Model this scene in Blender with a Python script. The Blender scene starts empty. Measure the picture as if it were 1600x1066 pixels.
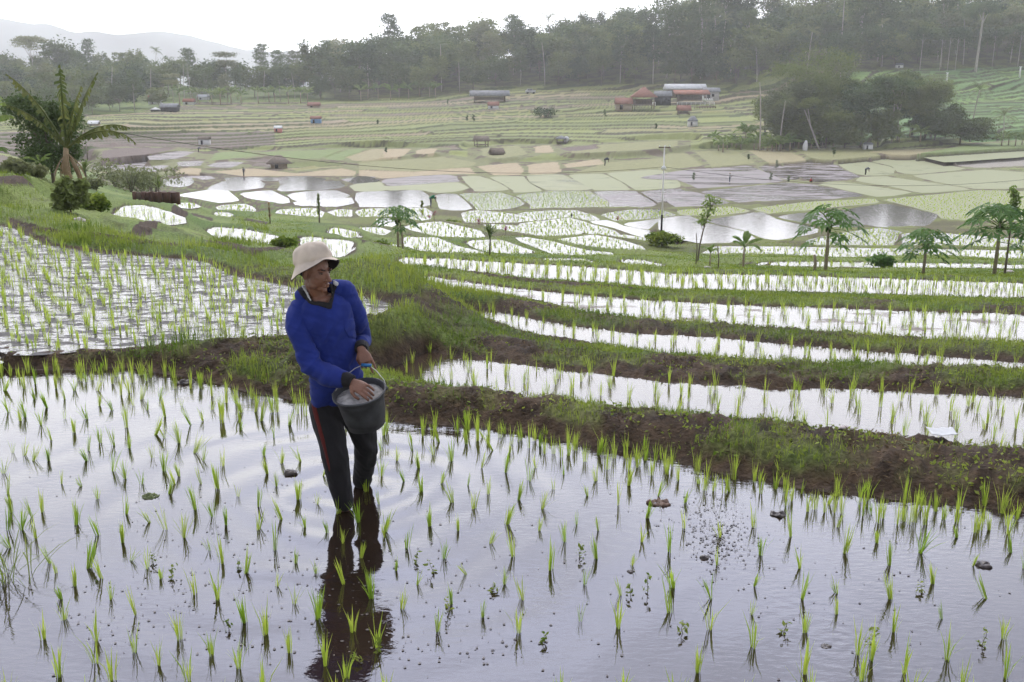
import bpy, math, random
import numpy as np
from mathutils import Vector, Matrix
R = math.radians
scene = bpy.context.scene
# ------------------------------------------------------------------ camera
H = 2.40            # camera height over the water of the field the farmer stands in
F = 1556.0          # focal length in pixels of the 1600 px wide photograph
PITCH = math.atan(403.0 / F)
cam_d = bpy.data.cameras.new("camera"); cam = bpy.data.objects.new("camera", cam_d)
scene.collection.objects.link(cam); scene.camera = cam
cam.location = (0, 0, H); cam.rotation_euler = (math.pi / 2 - PITCH, 0, 0)
cam_d.sensor_width = 36; cam_d.lens = 36 * F / 1600.0
cam_d.clip_start = 0.1; cam_d.clip_end = 12000
cam_d.dof.use_dof = False
# ------------------------------------------------------------------ sky
SUN_EL, SUN_AZ = 52.0, -14.0        # sun ahead of the camera, a little to the left
W = bpy.data.worlds.new("World"); scene.world = W; W.use_nodes = True
nt = W.node_tree; nt.nodes.clear()
def N(nt, typ, **kw):
    n = nt.nodes.new(typ)
    for k, v in kw.items():
        if k.startswith('_'): n.inputs[k[1:]].default_value = v
        else: setattr(n, k, v)
    return n
sky = N(nt, 'ShaderNodeTexSky', sky_type='NISHITA', sun_disc=False, sun_elevation=R(SUN_EL), sun_rotation=R(SUN_AZ),
        air_density=1.2, dust_density=2.0, ozone_density=1.0)
tc = N(nt, 'ShaderNodeTexCoord'); sep = N(nt, 'ShaderNodeSeparateXYZ'); nt.links.new(tc.outputs['Generated'], sep.inputs[0])
mp = N(nt, 'ShaderNodeMapping'); mp.inputs['Scale'].default_value = (1.0, 1.0, 2.6)
nt.links.new(tc.outputs['Generated'], mp.inputs[0])
cn = N(nt, 'ShaderNodeTexNoise'); cn.inputs['Scale'].default_value = 2.1; cn.inputs['Detail'].default_value = 6; cn.inputs['Roughness'].default_value = .55
nt.links.new(mp.outputs[0], cn.inputs['Vector'])
el = N(nt, 'ShaderNodeMapRange', interpolation_type='SMOOTHSTEP'); el.inputs[1].default_value = .27; el.inputs[2].default_value = .50
el.inputs[3].default_value = 1.0; el.inputs[4].default_value = .58
nt.links.new(sep.outputs['Z'], el.inputs[0])
ad = N(nt, 'ShaderNodeMath', operation='ADD'); nt.links.new(el.outputs[0], ad.inputs[0])
cr = N(nt, 'ShaderNodeMapRange', interpolation_type='SMOOTHSTEP'); cr.inputs[1].default_value = .38; cr.inputs[2].default_value = .78
cr.inputs[3].default_value = 0; cr.inputs[4].default_value = .62
nt.links.new(cn.outputs['Fac'], cr.inputs[0]); nt.links.new(cr.outputs[0], ad.inputs[1]); ad.use_clamp = True
# cloud brightness: brighter towards the sun side
fr = N(nt, 'ShaderNodeMapRange', interpolation_type='SMOOTHSTEP'); fr.inputs[1].default_value = .1; fr.inputs[2].default_value = .95
fr.inputs[3].default_value = 9.0; fr.inputs[4].default_value = 52.0
nt.links.new(sep.outputs['Y'], fr.inputs[0])
cc = N(nt, 'ShaderNodeCombineColor')
for i, (k, k2) in enumerate(((.99, .86), (1.0, .92), (1.02, 1.22))):      # cloud thins to blue-grey higher up
    g_ = N(nt, 'ShaderNodeMapRange', interpolation_type='SMOOTHSTEP'); g_.inputs[1].default_value = .22; g_.inputs[2].default_value = .52
    g_.inputs[3].default_value = k; g_.inputs[4].default_value = k2; nt.links.new(sep.outputs['Z'], g_.inputs[0])
    m = N(nt, 'ShaderNodeMath', operation='MULTIPLY'); nt.links.new(g_.outputs[0], m.inputs[1])
    nt.links.new(fr.outputs[0], m.inputs[0]); nt.links.new(m.outputs[0], cc.inputs[i])
mx = N(nt, 'ShaderNodeMix', data_type='RGBA'); nt.links.new(ad.outputs[0], mx.inputs[0])
nt.links.new(sky.outputs[0], mx.inputs[6]); nt.links.new(cc.outputs[0], mx.inputs[7])
bg = N(nt, 'ShaderNodeBackground'); bg.inputs['Strength'].default_value = 0.1
nt.links.new(mx.outputs[2], bg.inputs[0])
wo = N(nt, 'ShaderNodeOutputWorld'); nt.links.new(bg.outputs[0], wo.inputs[0])
# ------------------------------------------------------------------ sun behind thin cloud
sd = bpy.data.lights.new("sun", 'SUN'); sd.energy = 2.3; sd.angle = R(14); sd.color = (1, .93, .80)
so = bpy.data.objects.new("sun", sd); scene.collection.objects.link(so); so.location = (-20, 60, 80)
_e, _a = R(SUN_EL), R(SUN_AZ)
sdir = Vector((math.sin(_a) * math.cos(_e), math.cos(_a) * math.cos(_e), math.sin(_e)))
so.rotation_euler = sdir.to_track_quat('Z', 'Y').to_euler()
scene.view_settings.view_transform = 'Standard'; scene.view_settings.look = 'None'
scene.view_settings.exposure = 0.0; scene.view_settings.gamma = 1.0
scene.cycles.max_bounces = 6; scene.cycles.volume_bounces = 1; scene.cycles.transparent_max_bounces = 8
scene.cycles.diffuse_bounces = 3; scene.cycles.glossy_bounces = 3; scene.cycles.transmission_bounces = 3
scene.cycles.caustics_reflective = False; scene.cycles.caustics_refractive = False
scene.cycles.sample_clamp_indirect = 6

# ================================================================== helpers
rng = np.random.default_rng(7); random.seed(7)
C = scene.collection
def tag(o, label=None, cat=None, group=None, kind=None):
    if label: o['label'] = label
    if cat: o['category'] = cat
    if group: o['group'] = group
    if kind: o['kind'] = kind
    return o
def link(name, me, mat=None, parent=None, loc=None):
    o = bpy.data.objects.new(name, me); C.objects.link(o)
    if mat is not None and me is not None and len(me.materials) == 0: me.materials.append(mat)
    if parent is not None: o.parent = parent
    if loc is not None: o.location = loc
    return o
def empty(name, loc=(0, 0, 0), rz=0, label=None, cat=None, group=None, scale=1):
    o = bpy.data.objects.new(name, None); C.objects.link(o); o.location = loc; o.rotation_euler = (0, 0, rz)
    o.scale = (scale,) * 3; o.empty_display_size = .2
    return tag(o, label, cat, group)
def npmesh(name, co, faces, col=None, smooth=False, uv=None):
    """co (n,3); faces: list of int arrays (m,k)"""
    me = bpy.data.meshes.new(name)
    co = np.ascontiguousarray(co, dtype=np.float32)
    faces = [np.asarray(f, dtype=np.int32) for f in faces if len(f)]
    me.vertices.add(len(co)); me.vertices.foreach_set('co', co.ravel())
    idx = np.concatenate([f.ravel() for f in faces]); tot = np.concatenate([np.full(len(f), f.shape[1], dtype=np.int32) for f in faces])
    st = np.concatenate([[0], np.cumsum(tot)[:-1]]).astype(np.int32)
    me.loops.add(len(idx)); me.loops.foreach_set('vertex_index', idx)
    me.polygons.add(len(tot)); me.polygons.foreach_set('loop_start', st); me.polygons.foreach_set('loop_total', tot)
    me.update(calc_edges=True)
    if smooth: me.polygons.foreach_set('use_smooth', np.ones(len(tot), dtype=bool))
    if col is not None:
        a = me.color_attributes.new('Col', 'FLOAT_COLOR', 'POINT')
        c4 = np.ones((len(co), 4), dtype=np.float32); c4[:, :3] = col; a.data.foreach_set('color', c4.ravel())
    return me
def _h(i, j, s):
    n = (i.astype(np.int64) * 374761393 + j.astype(np.int64) * 668265263 + s * 974711) & 0xffffffff
    n = ((n ^ (n >> 13)) * 1274126177) & 0xffffffff
    return ((n ^ (n >> 16)) & 0xffff) / 65535.0
def vnoise(x, y, s=0):
    i = np.floor(x); j = np.floor(y); fx = x - i; fy = y - j
    fx = fx * fx * (3 - 2 * fx); fy = fy * fy * (3 - 2 * fy); i = i.astype(np.int64); j = j.astype(np.int64)
    a = _h(i, j, s); b = _h(i + 1, j, s); c = _h(i, j + 1, s); d = _h(i + 1, j + 1, s)
    return (a + (b - a) * fx) * (1 - fy) + (c + (d - c) * fx) * fy
def fbm(x, y, s=0, o=4):
    r = 0; amp = .5; t = 0
    for k in range(o):
        r = r + amp * vnoise(x * 2 ** k, y * 2 ** k, s + k); t += amp; amp *= .5
    return r / t
def sstep(a, b, x):
    t = np.clip((x - a) / (b - a), 0, 1); return t * t * (3 - 2 * t)
CP, SP = math.cos(PITCH), math.sin(PITCH)
def dyz(v):
    s = (533.0 - v) / F
    return CP + SP * s, -SP + CP * s
def at_z(u, v, z=0.0):
    dy, dz = dyz(v); t = (z - H) / dz
    return np.array([(u - 800) / F * t, dy * t, z + 0 * t])
def at_y(u, v, Y):
    dy, dz = dyz(v); t = Y / dy
    return np.array([(u - 800) / F * t, Y, H + dz * t])

# ================================================================== terrain
# reference profile: photo row -> forward distance
prof = np.array([(1500,2.2),(1300,3.0),(1066,4.12),(900,5.05),(795,5.93),(700,7.1),(650,7.95),(600,9.0),(570,10.0),(540,11.6),(490,15.2),
  (460,18.8),(440,22.0),(425,26.),(410,32.),(395,42.),(385,52.),(370,63.),(350,79.),(330,98.),(310,122.),(290,150.),(270,177.),(250,203.),
  (230,228.),(210,256.),(190,290.),(170,335.),(155,380.),(140,425.),(115,470.),(80,520.),(40,570.),(0,620.),(-60,680.)])[::-1]
def lY0(v): return np.interp(v, prof[:, 0], np.log(prof[:, 1]))
ctl = []
def cz(z, *pts):
    for u, v in pts:
        ctl.append((u, v, at_z(u, v, z)[1]))
def cy(*pts): ctl.extend(pts)
cz(0, (-300,600),(0,600),(200,590),(380,640),(300,800),(700,800),(1200,850),(1500,880),(1900,900),(0,1000),(500,1066),(1100,1066),(1700,1100),(-300,1000),(800,1300),(-400,1300),(2000,1300),(640,690),(900,730),(1200,770),(1450,800),(1800,840))
cz(-.28, (680,575),(760,600),(900,600),(1000,640),(1200,630),(1400,660),(1550,690),(1900,700),(1500,625),(1850,640))
cz(-.62, (740,490),(850,520),(1000,540),(1200,552),(1450,567),(1800,588))
cz(-1.05, (560,432),(680,445),(850,470),(1000,492),(1200,505),(1450,525),(1800,548),(1600,510))
cz(-1.75, (660,410),(800,422),(950,430),(1150,440),(1400,450),(1700,462))
cz(.10, (-300,520),(0,500),(100,400),(200,500),(350,500),(420,470),(300,420),(0,380),(560,485),(-300,400))
cy((0,335,17.5),(60,345,17.2),(130,365,16.),(260,382,16.5),(350,388,18.),(420,400,19.),(-300,330,17.))
cy((60,320,22.),(150,330,23.),(80,305,27.),(0,300,27.),(0,285,33.),(80,280,38.),(-200,290,27),(-200,270,36),(240,345,27.),(230,320,33.),(380,370,27.),(330,385,21.),(510,390,24.),(480,410,19.5),(500,370,31.),
   (600,392,36.),(620,380,45.),(700,396,34.),(700,380,46.),(150,290,60),(250,300,100.),(170,270,165),(60,262,170),(-200,255,170),(0,245,195),(150,240,207),(250,285,145),(250,270,170),(250,255,193),(250,240,213),(250,225,236),(400,300,132),(400,285,157),(400,270,178),(400,255,198),(-120,240,205),(-120,220,235),(60,225,232),(150,215,248),(250,210,256),(400,210,256),
   (300,330,60.),(400,340,58.),(420,355,42.),(600,350,66.),(1100,424,27.),(1300,424,30.),(1550,424,31.),(1800,430,31.),(1300,405,44.),(1550,405,45.),(1100,400,44.),(900,405,34.))
cy((0,230,215),(100,200,255),(200,180,300),(0,190,280),(300,165,345),(450,162,355),(600,160,360),(730,145,390),(850,140,400),(1000,160,350),(1060,145,370),(1150,140,380),
   (1200,215,245),(1340,222,236),(1450,215,243),(1550,210,248),(1300,190,275),(1500,180,285),(1500,160,310),(1500,135,335),(1400,118,352),(1590,112,360),(1800,105,360),(1800,180,285),(1150,165,335),(1000,200,280),(1000,230,230),
   (0,150,400),(150,130,430),(300,140,420),(500,130,430),(700,100,450),(900,95,460),(1100,80,450),(1300,80,420),(1500,60,440),(1300,40,480),(1800,40,450),(-300,150,400),(-300,120,460),
   (640,300,137),(640,330,98),(1000,300,137),(1000,340,88),(1400,300,137),(1400,340,88),(1700,300,137),(400,300,137),(700,250,203),(1200,250,205),(1600,250,205),(400,230,228),(1500,380,57),(1200,380,57),(900,370,64))
ctl = np.array(ctl, dtype=float)
def feat(u, v):
    return np.stack([u / 330.0, 9.0 * np.log((v + 60.0) / 400.0) * .62], -1)
cf = feat(ctl[:, 0], ctl[:, 1]); cr_ = np.log(ctl[:, 2]) - lY0(ctl[:, 1])
def _phi(r2): return np.where(r2 > 1e-12, .5 * r2 * np.log(np.maximum(r2, 1e-12)), 0)
n_ = len(cf); K = _phi(((cf[:, None] - cf[None]) ** 2).sum(-1)) + np.eye(n_) * 6e-3
P_ = np.hstack([np.ones((n_, 1)), cf]); A_ = np.zeros((n_ + 3, n_ + 3)); A_[:n_, :n_] = K; A_[:n_, n_:] = P_; A_[n_:, :n_] = P_.T
sol_ = np.linalg.solve(A_, np.concatenate([cr_, np.zeros(3)]))
def lY_raw(u, v):
    f = feat(u, v); sh = f.shape[:-1]; f = f.reshape(-1, 2); out = np.empty(len(f))
    for s in range(0, len(f), 20000):
        g = f[s:s + 20000]; out[s:s + 20000] = _phi(((g[:, None] - cf[None]) ** 2).sum(-1)) @ sol_[:n_] + sol_[n_] + g @ sol_[n_ + 1:]
    return out.reshape(sh) + lY0(v)
# fan grid: columns = azimuth, rows = photo rows; coarse solve, then bilinear to the fine grid
NA, NV = 980, 760
az = np.linspace(-.80, .80, NA)
vtop = np.interp(az, [-.8, -.55, -.41, -.31, -.2, -.17, -.06, .0, .06, .14, .25, .50, .8], [112, 116, 118, 135, 136, 124, 92, 92, 84, 56, 46, 40, 34])
tt = np.concatenate([np.linspace(0, .22, 130, endpoint=False), np.linspace(.22, 1, NV - 130)])
# row law: dense near the top (far away)
def vrow(t, vt):  # t 0..1 (near..far)
    return np.interp(t, [0, .22, .42, 1.0], [1300, 720, 470, 0]) * 1.0 if False else None
c_az = np.linspace(-.80, .80, 150)
c_v = np.concatenate([np.arange(-20, 500, 4.0), np.arange(500, 720, 10.0), np.arange(720, 1330, 30.0)])
AA, VV = np.meshgrid(c_az, c_v)
UU = 800 + F * AA * (CP + SP * (533 - VV) / F)
cY = lY_raw(UU, VV)
for i in range(len(c_v) - 2, -1, -1):           # strictly farther with every row up
    cY[i] = np.maximum(cY[i], cY[i + 1] + .0011 * (c_v[i + 1] - c_v[i]))
def lY(a, v):
    a = np.asarray(a, float); v = np.asarray(v, float)
    fa = np.clip((a + .8) / 1.6 * 149, 0, 148.999); ia = fa.astype(int); fa = fa - ia
    fv = np.interp(v, c_v, np.arange(len(c_v))); iv = np.minimum(fv.astype(int), len(c_v) - 2); fv = fv - iv
    return (cY[iv, ia] * (1 - fa) + cY[iv, ia + 1] * fa) * (1 - fv) + (cY[iv + 1, ia] * (1 - fa) + cY[iv + 1, ia + 1] * fa) * fv
def px2w(u, v):
    """photo pixel -> point on the smooth base ground (arrays ok)"""
    u = np.asarray(u, float); v = np.asarray(v, float); dy, dz = dyz(v)
    a = (u - 800) / F / dy; Y = np.exp(lY(a, v))
    return np.stack([a * Y, Y, H + Y * dz / dy], -1)
vrow_t = np.zeros((NV, NA))
knots_t = [0, .16, .34, 1.0]
for j in range(NA):
    vrow_t[:, j] = np.interp(tt, knots_t, [1300, 700, 470, vtop[j]])
A2 = np.broadcast_to(az, (NV, NA))
Yg = np.exp(lY(A2, vrow_t)); Xg = A2 * Yg
_dy, _dz = dyz(vrow_t); Zb = H + Yg * _dz / _dy
Ug = 800 + F * A2 * _dy; Vg = vrow_t
# ------------------------------------------------------------------ fields traced from the photograph
cells = []   # kind, polygon (photo px), z or None
def cell(kind, pts, z=None, org=(0, 0), sc=1.0, **kw):
    p = np.array(pts, float) / sc + np.array(org, float)
    cells.append(dict(kind=kind, p=p, z=z, **kw))
cell('A', [(-420,610),(-200,592),(0,578),(200,575),(290,588),(380,606),(450,622),(520,634),(600,654),(680,662),(760,670),(830,680),(900,694),(1000,712),(1100,733),(1200,752),(1300,768),(1400,782),(1500,793),(1600,803),(1750,818),(2100,850),(2100,1290),(-500,1290)], 0.0)
cell('B', [(600,580),(640,560),(665,548),(720,560),(800,568),(900,580),(1000,594),(1100,602),(1200,606),(1350,610),(1600,620),(2050,640),(2050,740),(1720,722),(1600,706),(1500,696),(1350,684),(1200,662),(1080,654),(980,645),(850,630),(760,620),(690,606),(640,598)], -.28)
cell('C', [(715,478),(760,483),(820,495),(880,508),(1000,524),(1100,528),(1250,540),(1400,552),(1600,566),(2050,590),(2050,606),(1800,590),(1600,577),(1400,572),(1200,562),(1050,552),(930,535),(840,522),(760,505),(725,494)], -.62)
cell('D', [(495,424),(540,425),(600,430),(680,436),(740,446),(810,456),(900,464),(1000,472),(1100,478),(1250,484),(1400,489),(1600,496),(2050,510),(2050,578),(1800,562),(1600,543),(1450,530),(1250,516),(1100,506),(1000,496),(920,486),(860,468),(780,455),(700,446),(600,438),(520,434)], -1.05)
cell('E', [(620,407),(680,408),(760,413),(860,418),(960,425),(1060,432),(1200,434),(1400,440),(1600,447),(2000,458),(2000,472),(1600,461),(1450,458),(1250,451),(1060,448),(960,440),(860,434),(760,424),(680,414)], -1.75)
cell('L', [(-420,385),(-200,368),(0,352),(30,362),(68,381),(135,394),(236,402),(320,409),(355,428),(440,445),(500,452),(560,462),(612,474),(615,486),(585,500),(500,515),(440,528),(380,530),(280,536),(180,545),(60,552),(15,552),(12,520),(5,495),(-30,480),(-420,500)], .10)
cell('L2', [(-420,515),(-30,488),(-8,492),(0,515),(2,560),(-10,570),(-420,600)], .06)
S1 = dict(org=(560,210), sc=3.2); S2 = dict(org=(1060,200), sc=2.963); S3 = dict(org=(160,180), sc=3.636)
for k, q in [
 ('W',[(0,213),(60,218),(95,235),(0,247),(-40,240)]),('M',[(110,232),(300,212),(440,205),(495,215),(505,235),(400,240),(260,252),(150,262)]),
 ('G',[(0,255),(95,240),(140,265),(290,257),(490,243),(520,258),(545,270),(480,285),(390,293),(320,280),(240,275),(60,283),(0,288)]),
 ('G',[(522,212),(600,212),(680,240),(745,278),(590,285),(555,265),(540,235)]),('G',[(660,215),(825,213),(850,242),(925,284),(790,292),(765,275)]),
 ('GW',[(850,210),(1010,203),(1060,227),(1160,276),(955,280),(865,240)]),('G',[(1050,205),(1215,200),(1295,237),(1355,278),(1185,282),(1080,226)]),
 ('G',[(1245,198),(1490,178),(1600,210),(1600,266),(1390,278),(1315,232)]),('W',[(0,295),(90,292),(300,285),(340,310),(350,355),(300,362),(0,370)]),
 ('W',[(385,305),(480,300),(525,335),(558,375),(430,385),(405,350)]),('GW',[(508,302),(700,294),(780,322),(828,350),(700,380),(580,380),(575,355)]),
 ('GW',[(790,307),(960,289),(1150,287),(1235,335),(1240,362),(1100,372),(870,378),(862,350)]),('MW',[(1185,290),(1378,287),(1440,317),(1498,355),(1270,375),(1262,330)]),
 ('MW',[(1425,290),(1600,274),(1660,300),(1740,350),(1600,370),(1535,368),(1510,340)]),
 ('R',[(0,387),(70,382),(325,377),(355,395),(345,420),(250,428),(110,422),(0,413)]),('R',[(530,397),(600,390),(760,407),(865,430),(760,448),(640,458),(545,430)]),
 ('R',[(805,402),(1000,390),(1080,390),(1195,425),(1130,430),(1055,418),(890,430)]),('R',[(1215,402),(1380,380),(1500,380),(1575,405),(1320,438),(1265,425)]),
 ('W',[(1160,440),(1240,432),(1320,462),(1475,492),(1600,545),(1680,575),(1600,563),(1500,528),(1370,498),(1280,463)]),('W',[(1335,450),(1600,414),(1720,440),(1600,522),(1490,478),(1400,468)]),
 ('R',[(790,460),(1050,428),(1295,500),(1220,510),(1170,493),(960,473)]),('R',[(640,457),(750,465),(950,482),(1115,490),(950,520),(880,508),(740,478)]),
 ('R',[(985,533),(1180,507),(1285,527),(1395,560),(1455,608),(1320,610),(1280,588),(1150,573)]),('R',[(800,520),(960,547),(1130,592),(1255,602),(1285,618),(1130,623),(1010,600)]),
 ('R',[(1255,513),(1330,507),(1475,530),(1475,558),(1380,543)]),('R',[(250,462),(400,447),(595,490),(610,508),(480,528),(350,490)]),
 ('R',[(220,522),(380,527),(500,572),(630,602),(615,618),(430,588),(235,558)]),('R',[(535,540),(700,537),(855,590),(880,610),(760,603),(605,568)]),
 ('R',[(95,552),(200,562),(188,580),(112,580)]),('R',[(900,632),(1100,632),(1190,650),(1080,655)]),('R',[(1305,627),(1420,634),(1525,655),(1500,666),(1335,653)]),
 ('R',[(0,477),(98,477),(150,493),(60,498),(0,488)]),('W',[(105,427),(170,437),(178,458),(112,456)]),
 ('T',[(0,97),(80,77),(268,72),(228,108),(120,128),(0,123)]),('T',[(292,77),(395,70),(378,98),(285,98)]),('T',[(590,160),(795,142),(832,180),(815,203),(680,206)]),
 ('T',[(842,152),(998,137),(1018,190),(980,198),(855,203)]),('T',[(1025,150),(1210,122),(1238,150),(1040,168)]),('T',[(875,62),(955,52),(985,90),(885,94)]),
 ('F',[(1060,62),(1400,40),(1600,30),(1600,60),(1400,80),(1060,95)]),('F',[(610,70),(800,55),(850,100),(700,120),(620,110)]),('B0',[(1000,70),(1190,55),(1210,75),(1060,90)]),
 ('F',[(0,140),(100,135),(420,112),(590,140),(580,158),(300,185),(0,175)]),('T',[(0,180),(280,190),(560,165),(590,200),(430,200),(120,222),(0,208)]),
 ('F',[(1260,140),(1500,120),(1620,125),(1600,165),(1480,172),(1230,192),(1050,198)]),
]: cell(k, q, **S1)
for k, q in [
 ('M',[(-170,232),(0,203),(308,174),(358,192),(480,245),(110,283),(62,260),(0,238)]),('MW',[(374,180),(470,174),(565,235),(500,238),(420,213)]),('MW',[(484,172),(690,154),(757,197),(842,232),(640,250),(565,225)]),
 ('G',[(725,160),(838,150),(935,172),(1010,190),(992,213),(870,220),(795,203)]),('MW',[(112,297),(500,257),(600,264),(850,312),(700,328),(330,355),(262,338)]),
 ('MW',[(0,290),(78,303),(230,348),(0,368),(-60,330)]),('G',[(655,260),(740,254),(850,267),(1070,300),(930,320),(805,292)]),('G',[(852,230),(950,227),(1200,263),(1340,284),(1130,300),(985,268),(830,245)]),
 ('G',[(885,152),(1100,137),(1225,167),(1320,190),(1090,213),(1022,205),(1002,175)]),('MT',[(1265,172),(1600,140),(1900,120),(1900,150),(1600,176),(1390,186)]),('G',[(1125,130),(1600,97),(1900,85),(1900,112),(1600,132),(1240,158)]),
 ('G',[(1095,222),(1430,197),(1700,215),(1900,230),(1900,280),(1600,280),(1380,280),(1200,248)]),('G',[(960,335),(1400,292),(1700,300),(2050,320),(2050,500),(1600,498),(1262,476),(1240,425),(1210,398),(1050,355)]),
 ('W',[(740,392),(820,374),(960,354),(1188,402),(1186,420),(1125,458),(950,460),(860,443),(740,468),(600,438),(470,414),(560,398)]),('G',[(355,375),(600,347),(900,332),(925,345),(640,373),(440,403)]),
 ('W',[(135,430),(380,392),(448,427),(635,470),(630,485),(460,516),(372,508),(332,478)]),('W',[(-80,430),(0,412),(40,407),(110,440),(308,487),(345,515),(150,538),(0,513),(-80,470)]),
 ('G',[(0,385),(240,367),(325,385),(110,418),(60,403),(0,400)]),('R',[(595,525),(760,492),(930,467),(1025,482),(995,552),(650,546)]),('R',[(1045,492),(1230,492),(1600,522),(2000,545),(2000,575),(1600,558),(1050,553)]),
 ('R',[(95,600),(180,552),(600,557),(1600,574),(2000,580),(2000,614),(1600,608),(500,603)]),('R',[(290,630),(600,624),(1600,637),(2000,640),(2000,648),(1600,645),(700,640)]),
 ('F',[(-60,120),(40,117),(115,175),(0,188),(-100,200)]),('F',[(75,110),(258,102),(360,163),(150,183),(142,163)]),('T2',[(320,105),(488,98),(600,150),(425,166)]),('F',[(530,98),(818,87),(940,130),(740,148),(640,146)]),
 ('T2',[(885,110),(1000,102),(1325,93),(1080,126),(1000,126)]),('F2',[(1350,78),(1600,62),(1900,50),(1900,75),(1600,90),(1100,120)]),
]: cell(k, q, **S2)
for k, q in [
 ('MW',[(450,352),(560,347),(630,358),(500,366)]),('W',[(282,400),(360,372),(498,362),(508,380),(480,398),(400,408),(320,413)]),('W',[(604,420),(700,382),(880,374),(915,395),(900,408),(760,426)]),
 ('W',[(704,362),(850,360),(1000,362),(990,369),(900,373),(720,376)]),('W',[(1015,358),(1150,354),(1265,370),(1130,383),(1022,388)]),('W',[(1022,400),(1200,387),(1340,378),(1368,405),(1200,428),(1060,438),(1005,425)]),
 ('W',[(404,495),(440,457),(600,432),(700,434),(738,470),(765,485),(600,498)]),('W',[(784,450),(950,434),(1045,480),(1055,494),(900,510),(804,505)]),('W',[(1064,455),(1200,437),(1320,434),(1405,465),(1090,488)]),
 ('W',[(1094,497),(1400,474),(1416,500),(1250,528),(1122,523)]),('MW',[(1365,365),(1540,354),(1556,380),(1440,388)]),('G',[(1415,400),(1578,387),(1598,428),(1462,438)]),('W',[(1432,457),(1500,447),(1500,526),(1467,526)]),
 ('R',[(382,510),(480,505),(545,520),(500,528)]),('R',[(658,525),(800,515),(862,545),(850,550),(722,543)]),('R',[(642,561),(740,569),(698,581),(642,579)]),('R',[(985,548),(1200,540),(1245,560),(1228,578),(1105,558)]),
 ('R',[(1295,550),(1400,545),(1400,578),(1330,565)]),('R',[(45,582),(130,527),(230,522),(360,562),(446,590),(436,608),(270,623),(130,648),(60,638)]),
 ('R',[(594,660),(640,647),(800,662),(960,697),(1005,710),(978,743),(850,733),(704,713)]),('R',[(1120,702),(1180,702),(1280,717),(1415,727),(1405,778),(1350,797),(1155,797)]),
 ('R',[(1275,660),(1330,650),(1465,685),(1400,688)]),('MW',[(110,312),(300,292),(375,287),(300,318),(140,323)]),('M',[(594,290),(680,267),(790,270),(720,298)]),('MW',[(434,270),(570,262),(538,288),(442,288)]),
 ('M',[(-60,300),(150,267),(300,264),(240,288),(0,318)]),('M',[(264,235),(420,207),(516,212),(400,248),(282,253)]),('T',[(405,330),(450,302),(558,302),(558,338)]),
 ('T',[(625,322),(850,302),(1100,332),(1360,302),(1440,320),(1440,346),(1200,346),(800,348)]),('F2',[(645,212),(830,207),(895,230),(605,260)]),('F2',[(885,212),(1100,202),(1375,192),(1230,248),(1120,248),(1000,235)]),
 ('F2',[(1250,245),(1400,195),(1500,190),(1440,225),(1340,260)]),('T2',[(1370,245),(1530,195),(1600,190),(1600,250),(1450,262)]),('B0',[(0,200),(150,185),(430,190),(250,225),(0,250)]),
]: cell(k, q, **S3)
WATER = {'A','B','C','D','E','L','L2','W','R','G','GW','M','MW'}
def seg_dist(px, py, poly):
    d = np.full(px.shape, 1e9); n = len(poly)
    for i in range(n):
        ax, ay = poly[i]; bx, by = poly[(i + 1) % n]; ex, ey = bx - ax, by - ay; L = ex * ex + ey * ey + 1e-12
        t = np.clip(((px - ax) * ex + (py - ay) * ey) / L, 0, 1); dd = (px - ax - t * ex) ** 2 + (py - ay - t * ey) ** 2
        np.minimum(d, dd, out=d)
    return np.sqrt(d)
def inside(px, py, poly):
    r = np.zeros(px.shape, bool); n = len(poly)
    for i in range(n):
        ax, ay = poly[i]; bx, by = poly[(i + 1) % n]
        if ay == by: continue
        c = ((ay > py) != (by > py)) & (px < (bx - ax) * (py - ay) / (by - ay) + ax); r ^= c
    return r
NP_ = NV * NA
Xf, Yf, Zf, Uf, Vf = (a.ravel() for a in (Xg, Yg, Zb, Ug, Vg))
nbr = []; swl = np.zeros(NP_); swlz = np.zeros(NP_); own = np.full(NP_, -1); din = np.zeros(NP_); sw = np.zeros(NP_); swz = np.zeros(NP_); dout = np.full(NP_, 99.0)
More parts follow.
